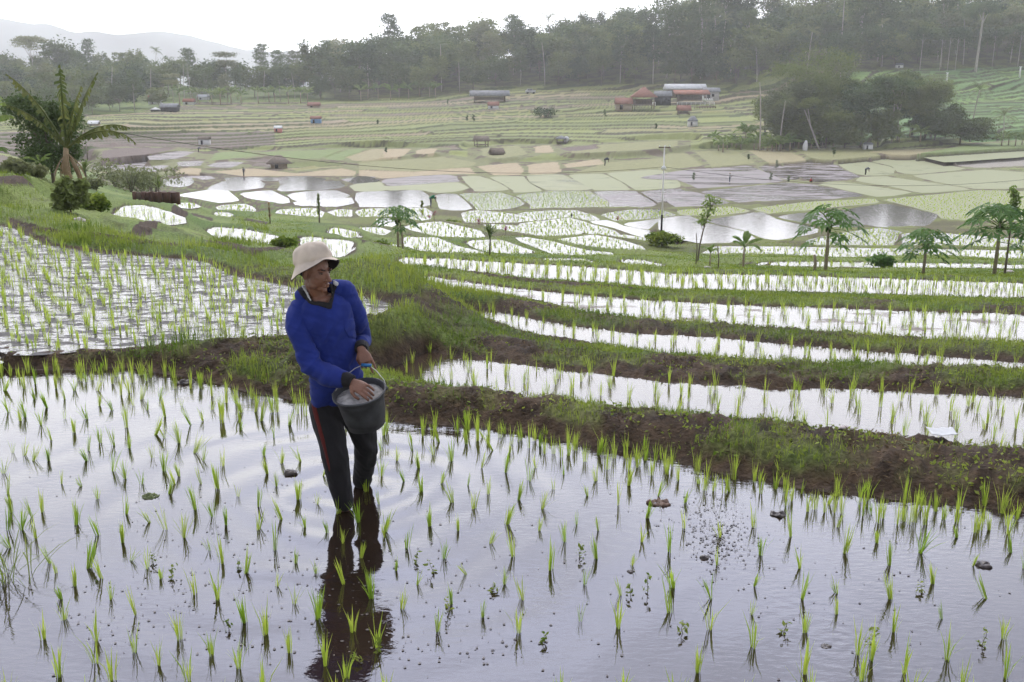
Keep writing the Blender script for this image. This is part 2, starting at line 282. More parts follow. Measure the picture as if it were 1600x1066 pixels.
for ci, c in enumerate(cells):
    p = c['p']; q = []
    for i in range(len(p)):
        a, b = p[i], p[(i + 1) % len(p)]; n = max(1, int(np.hypot(*(b - a)) / (14 if a[1] > 400 else 9)))
        for k in range(n): q.append(a + (b - a) * k / n)
    q = np.array(q)
    k8 = .18 if q[:, 1].mean() > 420 else .07; q = k8 * np.roll(q, 1, 0) + (1 - 2 * k8) * q + k8 * np.roll(q, -1, 0)   # round the corners
    if q[:, 1].mean() < 520 and c['kind'] in ('C', 'D', 'E', 'W', 'R', 'G', 'GW', 'M', 'MW'):      # the water runs on a little behind each low bund
        ar_ = np.sum(q[:, 0] * np.roll(q[:, 1], -1) - np.roll(q[:, 0], -1) * q[:, 1]); tq = np.roll(q, -1, 0) - np.roll(q, 1, 0); tq /= np.maximum(np.hypot(tq[:, 0], tq[:, 1])[:, None], 1e-6)
        ex_ = {'C': 3.0, 'D': 3.2, 'E': 3.4}.get(c['kind'], 2.7 if q[:, 1].mean() > 322 and q[:, 0].mean() < 900 else 1.5 if q[:, 1].mean() > 275 and q[:, 0].mean() < 640 else .8); q = q + np.stack([tq[:, 1], -tq[:, 0]], -1) * (1 if ar_ > 0 else -1) * ex_
    w = px2w(q[:, 0], q[:, 1])
    if c['z'] is None: c['z'] = float(np.median(w[:, 2]))
    dy_, dz_ = dyz(q[:, 1]); t_ = (c['z'] - H) / dz_; w = np.stack([(q[:, 0] - 800) / F * t_, dy_ * t_, t_ * 0 + c['z']], -1)
    cen = w.mean(0)
    sc = .028 + .0006 * cen[1]
    w[:, 0] += (fbm(w[:, 0] * .9 / (sc * 14), w[:, 1] * .9 / (sc * 14), 3) - .5) * 4.2 * sc
    w[:, 1] += (fbm(w[:, 0] * .9 / (sc * 14) + 31, w[:, 1] * .9 / (sc * 14), 5) - .5) * 4.2 * sc
    c['w'] = w[:, :2]
    if c['z'] is None: c['z'] = float(np.median(w[:, 2]))
    Rr = min(6.0, .8 + .05 * cen[1]); x0, y0 = w[:, 0].min() - Rr, w[:, 1].min() - Rr; x1, y1 = w[:, 0].max() + Rr, w[:, 1].max() + Rr
    m = np.nonzero((Xf > x0) & (Xf < x1) & (Yf > y0) & (Yf < y1))[0]
    ins = inside(Xf[m], Yf[m], c['w']); d = seg_dist(Xf[m], Yf[m], c['w'])
    mi = m[ins]; own[mi] = ci; din[mi] = d[ins]
    mo = m[~ins]; do = d[~ins]; ww = (1 - np.minimum(do / Rr, 1) ** 2) ** 2 / (do ** 1.25 + 1e-3); sel = do < Rr
    mo, do, ww = mo[sel], do[sel], ww[sel]
    nbr.append((mo, do, c['z'], Rr)); sw[mo] += ww; swz[mo] += ww * c['z']; wl_ = ww * np.exp(-2.2 * np.clip(c['z'] - Zf[mo], -3, 3)); swl[mo] += wl_; swlz[mo] += wl_ * c['z']; dout[mo] = np.minimum(dout[mo], do)
cz_arr = np.array([c['z'] for c in cells]); kinds = np.array([c['kind'] for c in cells])
# free ground: far away it is stepped into many narrow terraces
slope = np.gradient(Zb, axis=0) / np.maximum(np.gradient(Yg, axis=0), 1e-6); slope = np.clip(slope.ravel(), -.14, .14)
dep = Yf; side = Xf
wrp = (fbm(side / 70, dep / 95, 11) - .5)
rightzone = (Uf > 1320) & (Vf < 216)
Tt = np.where(rightzone, 6.0, 9.5)
bb = (dep - .42 * side + wrp * 60) / Tt
bb = bb + .35 * (vnoise(side / 30, dep / 30, 15) - .5)
k_ = np.floor(bb); fr_ = bb - k_
zt = Zf - slope * (fr_ - .5) * Tt * .92
zt = np.where(fr_ < .10, Zf - slope * (-.0) * Tt + slope * Tt * (.46 - 0) * (1 - 2 * fr_ / .10) * -1 * -1, zt) if False else zt
riser = np.clip(fr_ / .12, 0, 1); zt_prev = Zf - slope * (fr_ + .5) * Tt * .92
zt = zt_prev * (1 - riser) + zt * riser
hw = 45 + 60 * _h(k_.astype(np.int64), k_.astype(np.int64) * 0 + 3, 4)
seg = (side + 8 * (vnoise(dep / 9, k_, 9) - .5)) / hw + 10 * _h(k_.astype(np.int64), k_.astype(np.int64) * 0, 8); sk = np.floor(seg); sf = seg - sk
crossb = np.minimum(sf, 1 - sf) * hw
hsh = _h(k_.astype(np.int64), sk.astype(np.int64), 21); hs2 = _h(k_.astype(np.int64), sk.astype(np.int64), 33)
far = (Yf > 140) & (Vf > 100)
forest = Vf < np.interp(Uf, [0, 200, 300, 500, 720, 760, 850, 1180, 1200, 1330, 1600], [182, 178, 160, 160, 148, 138, 132, 132, 112, 112, 104])
farw = sstep(140, 155, Yf) * (~forest)
zt = zt + .35 * np.exp(-(crossb / .5) ** 2) + (hs2 - .5) * .25
zfree = Zf * (1 - farw) + zt * farw
# near free ground: grassy lumps
Rl = .8 + .012 * Yf; w0 = .4 / (3 * Rl) ** 1.25
zbank = (swz + w0 * zfree) / (sw + w0)
zlow = (swlz + w0 * zfree) / (swl + w0); zup = np.zeros(NP_)      # beyond a narrow bund the ground drops to the lower field
for mo, do, z_, Rr in nbr:
    bw = .26 + .0045 * Yf[mo]; zup[mo] = np.maximum(zup[mo], np.maximum(z_ - zlow[mo], 0) * np.exp(-(do / bw) ** 2))
del nbr
kst = sstep(8.0, 8.9, Yf) * sstep(300, 420, Uf + 2.0 * np.maximum(0, Yf - 45)); zbank = zbank * (1 - kst) + (zlow + zup) * kst
db = np.minimum(dout, 50)
bundh = np.interp(Yf, [7, 8.1, 9, 12, 16, 25, 60, 300], [.16, .13, .07, .05, .035, .02, .025, .07])
bundh = bundh * (.75 + .5 * fbm(Xf * 1.3, Yf * 1.3, 41))
bund = bundh * (1 - np.exp(-(db / (.16 + .0022 * Yf)) ** 1.3)) * np.where(db < 49, 1, 0)
nearf = 1 - sstep(25, 55, Yf)
rough = (fbm(Xf * 5, Yf * 5, 51) - .5) * .12 * (1 - np.exp(-db / .1)) * nearf * (1 - .45 * sstep(8.2, 9.5, Yf)) + (fbm(Xf * 17, Yf * 17, 57, 3) - .5) * .075 * (1 - sstep(14, 30, Yf)) * (1 - np.exp(-db / .08))
lump = (fbm(Xf * .55, Yf * .55, 61) - .45) * .8 * (1 - sstep(250, 420, Uf)) * (1 - np.exp(-(np.maximum(db - .3, 0)) / 1.2)) * nearf * sstep(15, 22, Yf)
ZF = zbank + bund + rough + lump
# the tall grassy mound at the right end of the left-hand field, and the terrace hump on the far left
mw_ = px2w([640, 690, 590], [478, 480, 512])
for (mx_, my_, _), hh, rr in zip(mw_, (.34, .24, .22), (1.0, .9, .7)):
    ZF += hh * np.exp(-(((Xf - mx_) / rr) ** 2 + ((Yf - my_) / rr) ** 2)) * (own < 0) * (1 - np.exp(-db / .25))
wallm = np.exp(-((Uf + 30) / 110.) ** 4)            # the little retaining terrace on the far left bank
ZF += .30 * wallm * sstep(322, 317, Vf) * sstep(270, 285, Vf) * (own < 0)
ins_ = own >= 0
zc = cz_arr[own]; wk = np.isin(kinds[own], list(WATER))
edge = np.clip(din / (.12 + .003 * Yf), 0, 1)
bed = -.055 * edge + (fbm(Xf * 2.2, Yf * 2.2, 71) - .5) * .05 * nearf
ZF = np.where(ins_, zc + np.where(wk, bed, (fbm(Xf * .6, Yf * .6, 72) - .5) * .1), ZF)
Zt = ZF.reshape(NV, NA)
def ground(x, y):
    a = x / y; fa = min(max((a + .8) / 1.6 * (NA - 1), 0), NA - 1.001); ia = int(fa); col = Yg[:, ia]
    i = int(np.clip(np.searchsorted(col, y), 1, NV - 1)); t = (y - col[i - 1]) / max(col[i] - col[i - 1], 1e-6); t = min(max(t, 0), 1)
    return float(Zt[i - 1, ia] * (1 - t) + Zt[i, ia] * t)
def spot(u, v):
    """world point on the real ground seen at photo pixel (u, v)"""
    p = px2w(u, v); return Vector((p[0], p[1], ground(p[0], p[1])))
# colours of the ground
def mixc(a, b, t): return a * (1 - t[:, None]) + b * t[:, None]
mud = np.array([.022, .014, .008]); mud2 = np.array([.075, .049, .028]); grs = np.array([.085, .135, .028]); grs2 = np.array([.16, .20, .05])
n1 = fbm(Xf * 1.7, Yf * 1.7, 81); n2 = fbm(Xf * 7, Yf * 7, 83); n3 = fbm(Xf * .35, Yf * .35, 85)
base_g = np.interp(Vf, [300, 425, 470, 500, 560, 640, 700], [.95, .9, .78, .42, .38, .45, .45])
base_g = np.where(Uf < 470, np.interp(Vf, [330, 420, 520, 600], [1, .9, .55, .42]), base_g)
base_g = np.maximum(base_g, np.exp(-(((Uf - 645) / 75) ** 2 + ((Vf - 478) / 34) ** 2)) * 1.1)
base_g = base_g * sstep(.04, .22, db)
def line_px(pts_, w_):
    d_ = np.full(NP_, 1e9); sel_ = (Uf > min(p[0] for p in pts_) - 3 * w_) & (Uf < max(p[0] for p in pts_) + 3 * w_) & (Vf > min(p[1] for p in pts_) - 3 * w_) & (Vf < max(p[1] for p in pts_) + 3 * w_)
    x_, y_ = Uf[sel_], Vf[sel_]; dd_ = np.full(x_.shape, 1e9)
    for (ax, ay), (bx, by) in zip(pts_[:-1], pts_[1:]):
        ex, ey = bx - ax, by - ay; t_ = np.clip(((x_ - ax) * ex + (y_ - ay) * ey) / (ex * ex + ey * ey), 0, 1); dd_ = np.minimum(dd_, np.hypot((x_ - ax - t_ * ex) * .5, y_ - ay - t_ * ey))
    d_[sel_] = dd_; return d_ < w_ * (.6 + .8 * n1)
wallc = np.zeros(NP_, bool)                      # bare earth faces of the little terraces at left and centre
for pts_, w_ in (([(18,342),(60,357),(130,377),(260,391),(340,404),(440,437)], 3.4), ([(180,364),(240,361),(290,351),(302,344)], 4.0), ([(325,383),(390,391),(440,388),(452,380)], 3.0), ([(556,382),(572,394),(605,399)], 4.0), ([(640,377),(656,384)], 3.5), ([(385,343),(415,349)], 2.0), ([(300,335),(330,343)], 2.2), ([(560,352),(600,350)], 2.0), ([(470,352),(520,356)], 1.6), ([(610,418),(700,430),(780,444),(850,452)], 2.4), ([(850,452),(1000,464),(1200,472),(1600,486)], 2.2)):
    wallc |= line_px(pts_, w_)
wallc |= (wallm > .5) & (Vf > 307) & (Vf < 319)
grass_m = (~wallc) * np.clip((base_g - .5) * 1.5 + (n1 - .5) * 2.4 + (n2 - .5) * .8 + .5, 0, 1) * sstep(.03, .14, db)
colb = mixc(mixc(np.broadcast_to(mud, (NP_, 3)), np.broadcast_to(mud2, (NP_, 3)), np.clip(n2 * 1.6 - .3, 0, 1)),
            mixc(np.broadcast_to(grs, (NP_, 3)), np.broadcast_to(grs2, (NP_, 3)), np.clip(n3 * 2 - .5, 0, 1)), grass_m)
pal = np.array([(.20,.22,.075),(.23,.25,.09),(.18,.20,.07),(.25,.27,.09),(.21,.23,.075),(.27,.255,.11),(.32,.265,.16),(.28,.22,.14),(.20,.155,.11),(.24,.26,.09)])
pi = (hsh * 9.99).astype(int)
cf_ = (pal[pi] * np.array([.88, .90, .86])) * (.84 + .32 * n1[:, None])
pr = np.array([(.12,.20,.07),(.15,.24,.08),(.18,.27,.08),(.14,.22,.08)])[(hsh * 3.99).astype(int)]
leftmud = ((Uf < 430) & (Vf > 205) & (Vf < 262) & (hs2 < .7))
cf_ = np.where(leftmud[:, None], np.array([.155, .12, .095]) * (.8 + .4 * n1[:, None]), cf_)
cf_ = np.where(rightzone[:, None], pr * (.8 + .4 * n1[:, None]), cf_)
risec = np.array([.07, .065, .035]) * (.8 + .5 * n1[:, None]); risec = np.where((hs2 < .6)[:, None], np.array([.07, .085, .03]) * (.9 + .4 * n1[:, None]), risec)
rm = (fr_ < .13) | ((crossb < .7) & (hs2 > .6)) | ((fr_ > .94) & (hs2 > .5))
cf_ = np.where(rm[:, None], risec, cf_)
forest = Vf < np.interp(Uf, [0, 200, 300, 500, 720, 760, 850, 1180, 1200, 1330, 1600], [182, 178, 160, 160, 148, 138, 132, 132, 112, 112, 104])
cf_ = np.where(forest[:, None], np.array([.04, .065, .025]), cf_)
# mid-distance bunds between fields: brown-green
colm = mixc(colb, cf_, farw * sstep(1.6, 3.0, db))
colm = np.where(((farw > 0) & (db < 3))[:, None], np.where((n3 > .42)[:, None], np.array([.17, .175, .075]), np.array([.11, .085, .055])) * (.8 + .4 * n1[:, None]), colm)
midb = sstep(42, 60, Yf) * (1 - farw) * sstep(470, 560, Uf) * .75
colm = mixc(colm, np.where((n3 > .5)[:, None], np.array([.14, .15, .05]), np.array([.10, .075, .045])) * np.ones((NP_, 3)), midb)
kc = {'T': (.35,.285,.175), 'T2': (.29,.255,.14), 'F': (.23,.228,.105), 'F2': (.17,.215,.075), 'B0': (.145,.11,.09), 'MT': (.28,.255,.21)}
for k, v in kc.items():
    mk = ins_ & (kinds[own] == k); colm[mk] = np.array(v) * (.84 + .32 * n1[mk, None])
bz_ = (own < 0) & (Vf > 272) & (Vf < 330) & (Uf < 640) & (Uf > 150) & (Yf > 75) & (n1 > .47)
colm[bz_] = np.array([.085, .060, .042]) * (.7 + .6 * n2[bz_, None])
mk = ins_ & wk; colm[mk] = np.array([.055, .040, .030]) * (.7 + .6 * n2[mk, None])
idx = np.arange(NP_).reshape(NV, NA)
Fq = np.stack([idx[:-1, :-1], idx[:-1, 1:], idx[1:, 1:], idx[1:, :-1]], -1).reshape(-1, 4)
# an apron that carries the sheet on behind the hill crest
crest = idx[-1]; ex = np.stack([Xf[crest] * 1.25, Yf[crest] * 1.25, ZF[crest] * .5 - 8], -1); ex2 = np.stack([Xf[crest] * 4, Yf[crest] * 4, ZF[crest] * 0 - 25], -1)
co = np.vstack([np.stack([Xf, Yf, ZF], -1), ex, ex2]); cc_ = np.vstack([colm, np.tile([.04, .06, .03], (2 * NA, 1))])
i1 = NP_ + np.arange(NA); i2 = i1 + NA
Fa = np.stack([crest[:-1], crest[1:], i1[1:], i1[:-1]], -1); Fb = np.stack([i1[:-1], i1[1:], i2[1:], i2[:-1]], -1)
me = npmesh('ground', co, [Fq, Fa, Fb], cc_, smooth=True)
def mat(name):
    m = bpy.data.materials.new(name); m.use_nodes = True; m.node_tree.nodes.clear(); return m, m.node_tree
def out(nt, sh):
    o = N(nt, 'ShaderNodeOutputMaterial'); nt.links.new(sh, o.inputs[0]); return o
m_ground, t = mat('ground')
at = N(t, 'ShaderNodeAttribute', attribute_name='Col'); ge = N(t, 'ShaderNodeNewGeometry')
ns = N(t, 'ShaderNodeTexNoise'); ns.inputs['Scale'].default_value = 23; ns.inputs['Detail'].default_value = 5; t.links.new(ge.outputs['Position'], ns.inputs['Vector'])
mr = N(t, 'ShaderNodeMapRange'); mr.inputs[1].default_value = .3; mr.inputs[2].default_value = .7; mr.inputs[3].default_value = .55; mr.inputs[4].default_value = 1.4
t.links.new(ns.outputs['Fac'], mr.inputs[0])
vm = N(t, 'ShaderNodeVectorMath', operation='SCALE'); t.links.new(at.outputs['Color'], vm.inputs[0]); t.links.new(mr.outputs[0], vm.inputs['Scale'])
bs = N(t, 'ShaderNodeBsdfPrincipled'); bs.inputs['Roughness'].default_value = .85; t.links.new(vm.outputs[0], bs.inputs['Base Color'])
bs.inputs['Specular IOR Level'].default_value = .15
bp = N(t, 'ShaderNodeBump'); bp.inputs['Strength'].default_value = .8; bp.inputs['Distance'].default_value = .03
ns2 = N(t, 'ShaderNodeTexNoise'); ns2.inputs['Scale'].default_value = 38; ns2.inputs['Detail'].default_value = 4; t.links.new(ge.outputs['Position'], ns2.inputs['Vector'])
t.links.new(ns2.outputs['Fac'], bp.inputs['Height']); t.links.new(bp.outputs[0], bs.inputs['Normal'])
out(t, bs.outputs[0])
tag(link('ground', me, m_ground), kind='structure')

# ------------------------------------------------------------------ water sheets
FOOT = (at_z(538, 797)[:2], at_z(562, 758)[:2])
def water_mat(name, base, rough=.04, ior=1.45, ripple=.0, wind=.010, wscale=9, mudfac=None, mudcol=(.10,.08,.07), mscale=1.0, mlo=.45, mhi=.6, stretch=(1,1), rings=False, film=None):
    m, t = mat(name); ge = N(t, 'ShaderNodeNewGeometry')
    sp = N(t, 'ShaderNodeSeparateXYZ'); t.links.new(ge.outputs['Position'], sp.inputs[0])
    b = N(t, 'ShaderNodeBsdfPrincipled'); b.inputs['Base Color'].default_value = (*base, 1); b.inputs['Roughness'].default_value = rough; b.inputs['IOR'].default_value = ior
    mpn = N(t, 'ShaderNodeMapping'); mpn.inputs['Scale'].default_value = (1, 2.4, 1); mpn.inputs['Rotation'].default_value = (0, 0, .35); t.links.new(ge.outputs['Position'], mpn.inputs[0])
    n = N(t, 'ShaderNodeTexNoise'); n.inputs['Scale'].default_value = wscale; n.inputs['Detail'].default_value = 3; n.inputs['Distortion'].default_value = .3
    t.links.new(mpn.outputs[0], n.inputs['Vector'])
    h = N(t, 'ShaderNodeMath', operation='MULTIPLY'); h.inputs[1].default_value = wind; t.links.new(n.outputs['Fac'], h.inputs[0]); hs = h.outputs[0]
    if rings:
        # gusts make some patches rougher
        gn = N(t, 'ShaderNodeTexNoise'); gn.inputs['Scale'].default_value = .9; gn.inputs['Detail'].default_value = 2; t.links.new(ge.outputs['Position'], gn.inputs['Vector'])
        gm = N(t, 'ShaderNodeMapRange'); gm.inputs[1].default_value = .35; gm.inputs[2].default_value = .65; gm.inputs[3].default_value = .35; gm.inputs[4].default_value = 1.3
        t.links.new(gn.outputs['Fac'], gm.inputs[0]); g2 = N(t, 'ShaderNodeMath', operation='MULTIPLY'); t.links.new(hs, g2.inputs[0]); t.links.new(gm.outputs[0], g2.inputs[1]); hs = g2.outputs[0]
        for (cx, cy_, wl, dec, amp, ph) in ((FOOT[0][0], FOOT[0][1], .42, 1.5, .0040, 0), (FOOT[1][0], FOOT[1][1], .22, .7, .0026, 1.1), (.62, 5.0, .10, .4, .00016, 0), (1.45, 3.95, .085, .35, .0003, 0)):
            cv = N(t, 'ShaderNodeCombineXYZ'); cv.inputs[0].default_value = cx; cv.inputs[1].default_value = cy_
            cmb = N(t, 'ShaderNodeCombineXYZ'); t.links.new(sp.outputs[0], cmb.inputs[0]); t.links.new(sp.outputs[1], cmb.inputs[1])
            wn = N(t, 'ShaderNodeTexNoise'); wn.inputs['Scale'].default_value = 1.3; wn.inputs['Detail'].default_value = 1; t.links.new(ge.outputs['Position'], wn.inputs['Vector'])
            ds = N(t, 'ShaderNodeVectorMath', operation='DISTANCE'); t.links.new(cmb.outputs[0], ds.inputs[0]); t.links.new(cv.outputs[0], ds.inputs[1])
            a1 = N(t, 'ShaderNodeMath', operation='MULTIPLY_ADD'); t.links.new(wn.outputs['Fac'], a1.inputs[0]); a1.inputs[1].default_value = .34; t.links.new(ds.outputs['Value'], a1.inputs[2])
            s1 = N(t, 'ShaderNodeMath', operation='MULTIPLY_ADD'); t.links.new(a1.outputs[0], s1.inputs[0]); s1.inputs[1].default_value = 6.283 / wl; s1.inputs[2].default_value = ph
            s2 = N(t, 'ShaderNodeMath', operation='SINE'); t.links.new(s1.outputs[0], s2.inputs[0])
            e1 = N(t, 'ShaderNodeMath', operation='MULTIPLY'); t.links.new(ds.outputs['Value'], e1.inputs[0]); e1.inputs[1].default_value = -1 / dec
            e2 = N(t, 'ShaderNodeMath', operation='EXPONENT'); t.links.new(e1.outputs[0], e2.inputs[0])
            p1 = N(t, 'ShaderNodeMath', operation='MULTIPLY'); t.links.new(s2.outputs[0], p1.inputs[0]); t.links.new(e2.outputs[0], p1.inputs[1])
            p2 = N(t, 'ShaderNodeMath', operation='MULTIPLY_ADD'); t.links.new(p1.outputs[0], p2.inputs[0]); p2.inputs[1].default_value = amp; t.links.new(hs, p2.inputs[2]); hs = p2.outputs[0]
    bp = N(t, 'ShaderNodeBump'); bp.inputs['Strength'].default_value = 1; bp.inputs['Distance'].default_value = 1.0
    t.links.new(hs, bp.inputs['Height']); t.links.new(bp.outputs[0], b.inputs['Normal'])
    sh = b.outputs[0]
    if mudfac:
        d = N(t, 'ShaderNodeBsdfPrincipled'); d.inputs['Base Color'].default_value = (*mudcol, 1); d.inputs['Roughness'].default_value = .75
        mm = N(t, 'ShaderNodeMapping'); mm.inputs['Scale'].default_value = (stretch[0], stretch[1], 1); t.links.new(ge.outputs['Position'], mm.inputs[0])
        nn = N(t, 'ShaderNodeTexNoise'); nn.inputs['Scale'].default_value = mscale; nn.inputs['Detail'].default_value = 7; nn.inputs['Roughness'].default_value = .68; t.links.new(mm.outputs[0], nn.inputs['Vector'])
        r = N(t, 'ShaderNodeMapRange', interpolation_type='SMOOTHSTEP'); r.inputs[1].default_value = mlo; r.inputs[2].default_value = mhi; r.inputs[4].default_value = mudfac
        t.links.new(nn.outputs['Fac'], r.inputs[0])
        bp2 = N(t, 'ShaderNodeBump'); bp2.inputs['Strength'].default_value = .6; bp2.inputs['Distance'].default_value = .05; t.links.new(nn.outputs['Fac'], bp2.inputs['Height']); t.links.new(bp2.outputs[0], d.inputs['Normal'])
        mxs = N(t, 'ShaderNodeMixShader'); t.links.new(r.outputs[0], mxs.inputs[0]); t.links.new(b.outputs[0], mxs.inputs[1]); t.links.new(d.outputs[0], mxs.inputs[2]); sh = mxs.outputs[0]
    out(t, sh); return m
WM = {
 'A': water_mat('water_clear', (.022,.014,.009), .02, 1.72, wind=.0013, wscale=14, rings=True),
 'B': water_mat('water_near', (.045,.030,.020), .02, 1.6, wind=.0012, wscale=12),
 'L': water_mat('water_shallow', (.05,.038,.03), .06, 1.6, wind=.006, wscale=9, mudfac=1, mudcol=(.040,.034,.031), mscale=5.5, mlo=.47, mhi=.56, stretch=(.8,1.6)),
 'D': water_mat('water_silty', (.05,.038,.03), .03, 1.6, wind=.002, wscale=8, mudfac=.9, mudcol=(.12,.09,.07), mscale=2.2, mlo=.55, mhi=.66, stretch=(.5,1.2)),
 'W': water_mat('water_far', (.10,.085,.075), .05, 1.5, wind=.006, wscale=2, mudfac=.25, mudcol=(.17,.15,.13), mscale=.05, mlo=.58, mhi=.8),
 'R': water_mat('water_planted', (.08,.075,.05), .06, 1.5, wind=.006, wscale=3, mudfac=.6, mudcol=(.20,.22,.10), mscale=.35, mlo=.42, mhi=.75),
 'G': water_mat('water_green', (.15,.18,.08), .12, 1.4, wind=.02, wscale=3, mudfac=.92, mudcol=(.22,.23,.10), mscale=.18, mlo=.2, mhi=.42),
 'GW': water_mat('water_half_green', (.12,.13,.08), .08, 1.5, wind=.01, wscale=3, mudfac=.85, mudcol=(.25,.255,.12), mscale=.045, mlo=.38, mhi=.6),
 'M': water_mat('water_mud', (.14,.115,.10), .1, 1.45, wind=.01, wscale=3, mudfac=.95, mudcol=(.20,.175,.16), mscale=.16, mlo=.36, mhi=.52, stretch=(.5,1.5)),
 'MW': water_mat('water_churned', (.14,.12,.11), .08, 1.5, wind=.012, wscale=3, mudfac=.9, mudcol=(.22,.19,.18), mscale=.5, mlo=.47, mhi=.56, stretch=(.35,1.3)),
}
for c in cells:
    if c['kind'] not in WATER: continue
    w = c['w']; cen = w.mean(0); n = len(w)
    area = .5 * np.sum(w[:, 0] * np.roll(w[:, 1], -1) - np.roll(w[:, 0], -1) * w[:, 1]); sg = 1 if area > 0 else -1
    tg = np.roll(w, -1, 0) - np.roll(w, 1, 0); tg /= np.maximum(np.hypot(tg[:, 0], tg[:, 1])[:, None], 1e-6)
    nr = np.stack([tg[:, 1], -tg[:, 0]], -1) * sg; e = .07 + .0016 * cen[1]
    w2 = w + nr * e
    bmv = [(x, y, c['z'] + (.0 if cen[1] < 45 else .012 if cen[1] < 100 else .03)) for x, y in w2]
    if sg < 0: bmv = bmv[::-1]
    me = bpy.data.meshes.new('water'); me.from_pydata(bmv, [], [list(range(n))]); me.update()
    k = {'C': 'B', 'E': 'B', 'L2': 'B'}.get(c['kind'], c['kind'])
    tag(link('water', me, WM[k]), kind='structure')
# ================================================================== vegetation
def leaf_mat(name, c1, c2, trans=.35, rough=.55, scale=3.0, objrand=.25):
    m, t = mat(name); ge = N(t, 'ShaderNodeNewGeometry'); oi = N(t, 'ShaderNodeObjectInfo')
    n = N(t, 'ShaderNodeTexNoise'); n.inputs['Scale'].default_value = scale; n.inputs['Detail'].default_value = 2; t.links.new(ge.outputs['Position'], n.inputs['Vector'])
    a = N(t, 'ShaderNodeMath', operation='MULTIPLY_ADD'); a.inputs[1].default_value = objrand * 2; t.links.new(oi.outputs['Random'], a.inputs[0]); t.links.new(n.outputs['Fac'], a.inputs[2])
    b = N(t, 'ShaderNodeMapRange'); b.inputs[1].default_value = .3 + objrand * .6; b.inputs[2].default_value = .7 + objrand * 1.4; t.links.new(a.outputs[0], b.inputs[0])
    rp = N(t, 'ShaderNodeMath', operation='MULTIPLY_ADD'); rp.inputs[1].default_value = .45; t.links.new(ge.outputs['Random Per Island'], rp.inputs[0]); t.links.new(b.outputs[0], rp.inputs[2])
    sb = N(t, 'ShaderNodeMath', operation='SUBTRACT', use_clamp=True); sb.inputs[1].default_value = .22; t.links.new(rp.outputs[0], sb.inputs[0])
    mxc = N(t, 'ShaderNodeMix', data_type='RGBA'); mxc.inputs[6].default_value = (*c1, 1); mxc.inputs[7].default_value = (*c2, 1); t.links.new(sb.outputs[0], mxc.inputs[0])
    p = N(t, 'ShaderNodeBsdfPrincipled'); p.inputs['Roughness'].default_value = rough; p.inputs['Specular IOR Level'].default_value = .14; t.links.new(mxc.outputs[2], p.inputs['Base Color'])
    tr = N(t, 'ShaderNodeBsdfTranslucent'); t.links.new(mxc.outputs[2], tr.inputs[0])
    ms = N(t, 'ShaderNodeMixShader'); ms.inputs[0].default_value = trans; t.links.new(p.outputs[0], ms.inputs[1]); t.links.new(tr.outputs[0], ms.inputs[2]); out(t, ms.outputs[0]); return m
def plain(name, c, rough=.8, nscale=8, var=.3, bump=.0, spec=.3, metal=0, stretch=(1, 1, 1), coord='Object'):
    m, t = mat(name); tc = N(t, 'ShaderNodeTexCoord'); mp = N(t, 'ShaderNodeMapping'); mp.inputs['Scale'].default_value = stretch; t.links.new(tc.outputs[coord], mp.inputs[0])
    n = N(t, 'ShaderNodeTexNoise'); n.inputs['Scale'].default_value = nscale; n.inputs['Detail'].default_value = 5; t.links.new(mp.outputs[0], n.inputs['Vector'])
    b = N(t, 'ShaderNodeMapRange'); b.inputs[1].default_value = .3; b.inputs[2].default_value = .7; b.inputs[3].default_value = 1 - var; b.inputs[4].default_value = 1 + var; t.links.new(n.outputs['Fac'], b.inputs[0])
    v = N(t, 'ShaderNodeVectorMath', operation='SCALE'); v.inputs[0].default_value = c; t.links.new(b.outputs[0], v.inputs['Scale'])
    p = N(t, 'ShaderNodeBsdfPrincipled'); p.inputs['Roughness'].default_value = rough; p.inputs['Specular IOR Level'].default_value = spec; p.inputs['Metallic'].default_value = metal
    t.links.new(v.outputs[0], p.inputs['Base Color'])
    if bump:
        q = N(t, 'ShaderNodeBump'); q.inputs['Strength'].default_value = .7; q.inputs['Distance'].default_value = bump; t.links.new(n.outputs['Fac'], q.inputs['Height']); t.links.new(q.outputs[0], p.inputs['Normal'])
    out(t, p.outputs[0]); return m
M_rice = leaf_mat('rice_blade', (.23, .385, .03), (.48, .57, .085), .55, .5, 5, .28)
M_grass = leaf_mat('grass_blade', (.09, .155, .018), (.30, .35, .06), .45, .6, 1.1, 0)
M_far1 = leaf_mat('foliage_dark', (.045, .085, .030), (.12, .17, .055), .3, .65, .18, .3)
M_far2 = leaf_mat('foliage_mid', (.075, .115, .035), (.19, .23, .07), .3, .65, .18, .3)
M_far3 = leaf_mat('foliage_grey', (.12, .145, .07), (.25, .265, .12), .3, .65, .18, .3)
M_palm = leaf_mat('palm_leaf', (.10, .15, .05), (.23, .26, .10), .3, .5, .3, .3)
M_ban = leaf_mat('banana_leaf', (.12, .20, .04), (.25, .32, .09), .45, .5, .6, .2)
M_pap = leaf_mat('papaya_leaf', (.055, .13, .03), (.13, .23, .055), .4, .5, 2, .1)
M_yel = leaf_mat('yellowing_leaf', (.45, .33, .03), (.55, .48, .08), .4, .5, 2, .1)
M_dry = leaf_mat('dry_leaf', (.20, .13, .07), (.36, .27, .16), .2, .8, 3, .1)
M_red = leaf_mat('red_leaf', (.16, .015, .03), (.30, .05, .07), .3, .4, 4, .1)
M_trunk = plain('bark', (.15, .12, .09), .9, 4, .4, .02, stretch=(1, 1, .3))
M_pale = plain('pale_bark', (.36, .33, .28), .85, 3, .25, .02, stretch=(1, 1, .3))
M_paptr = plain('papaya_bark', (.30, .24, .17), .8, 9, .25, .01, stretch=(1, 1, 2))

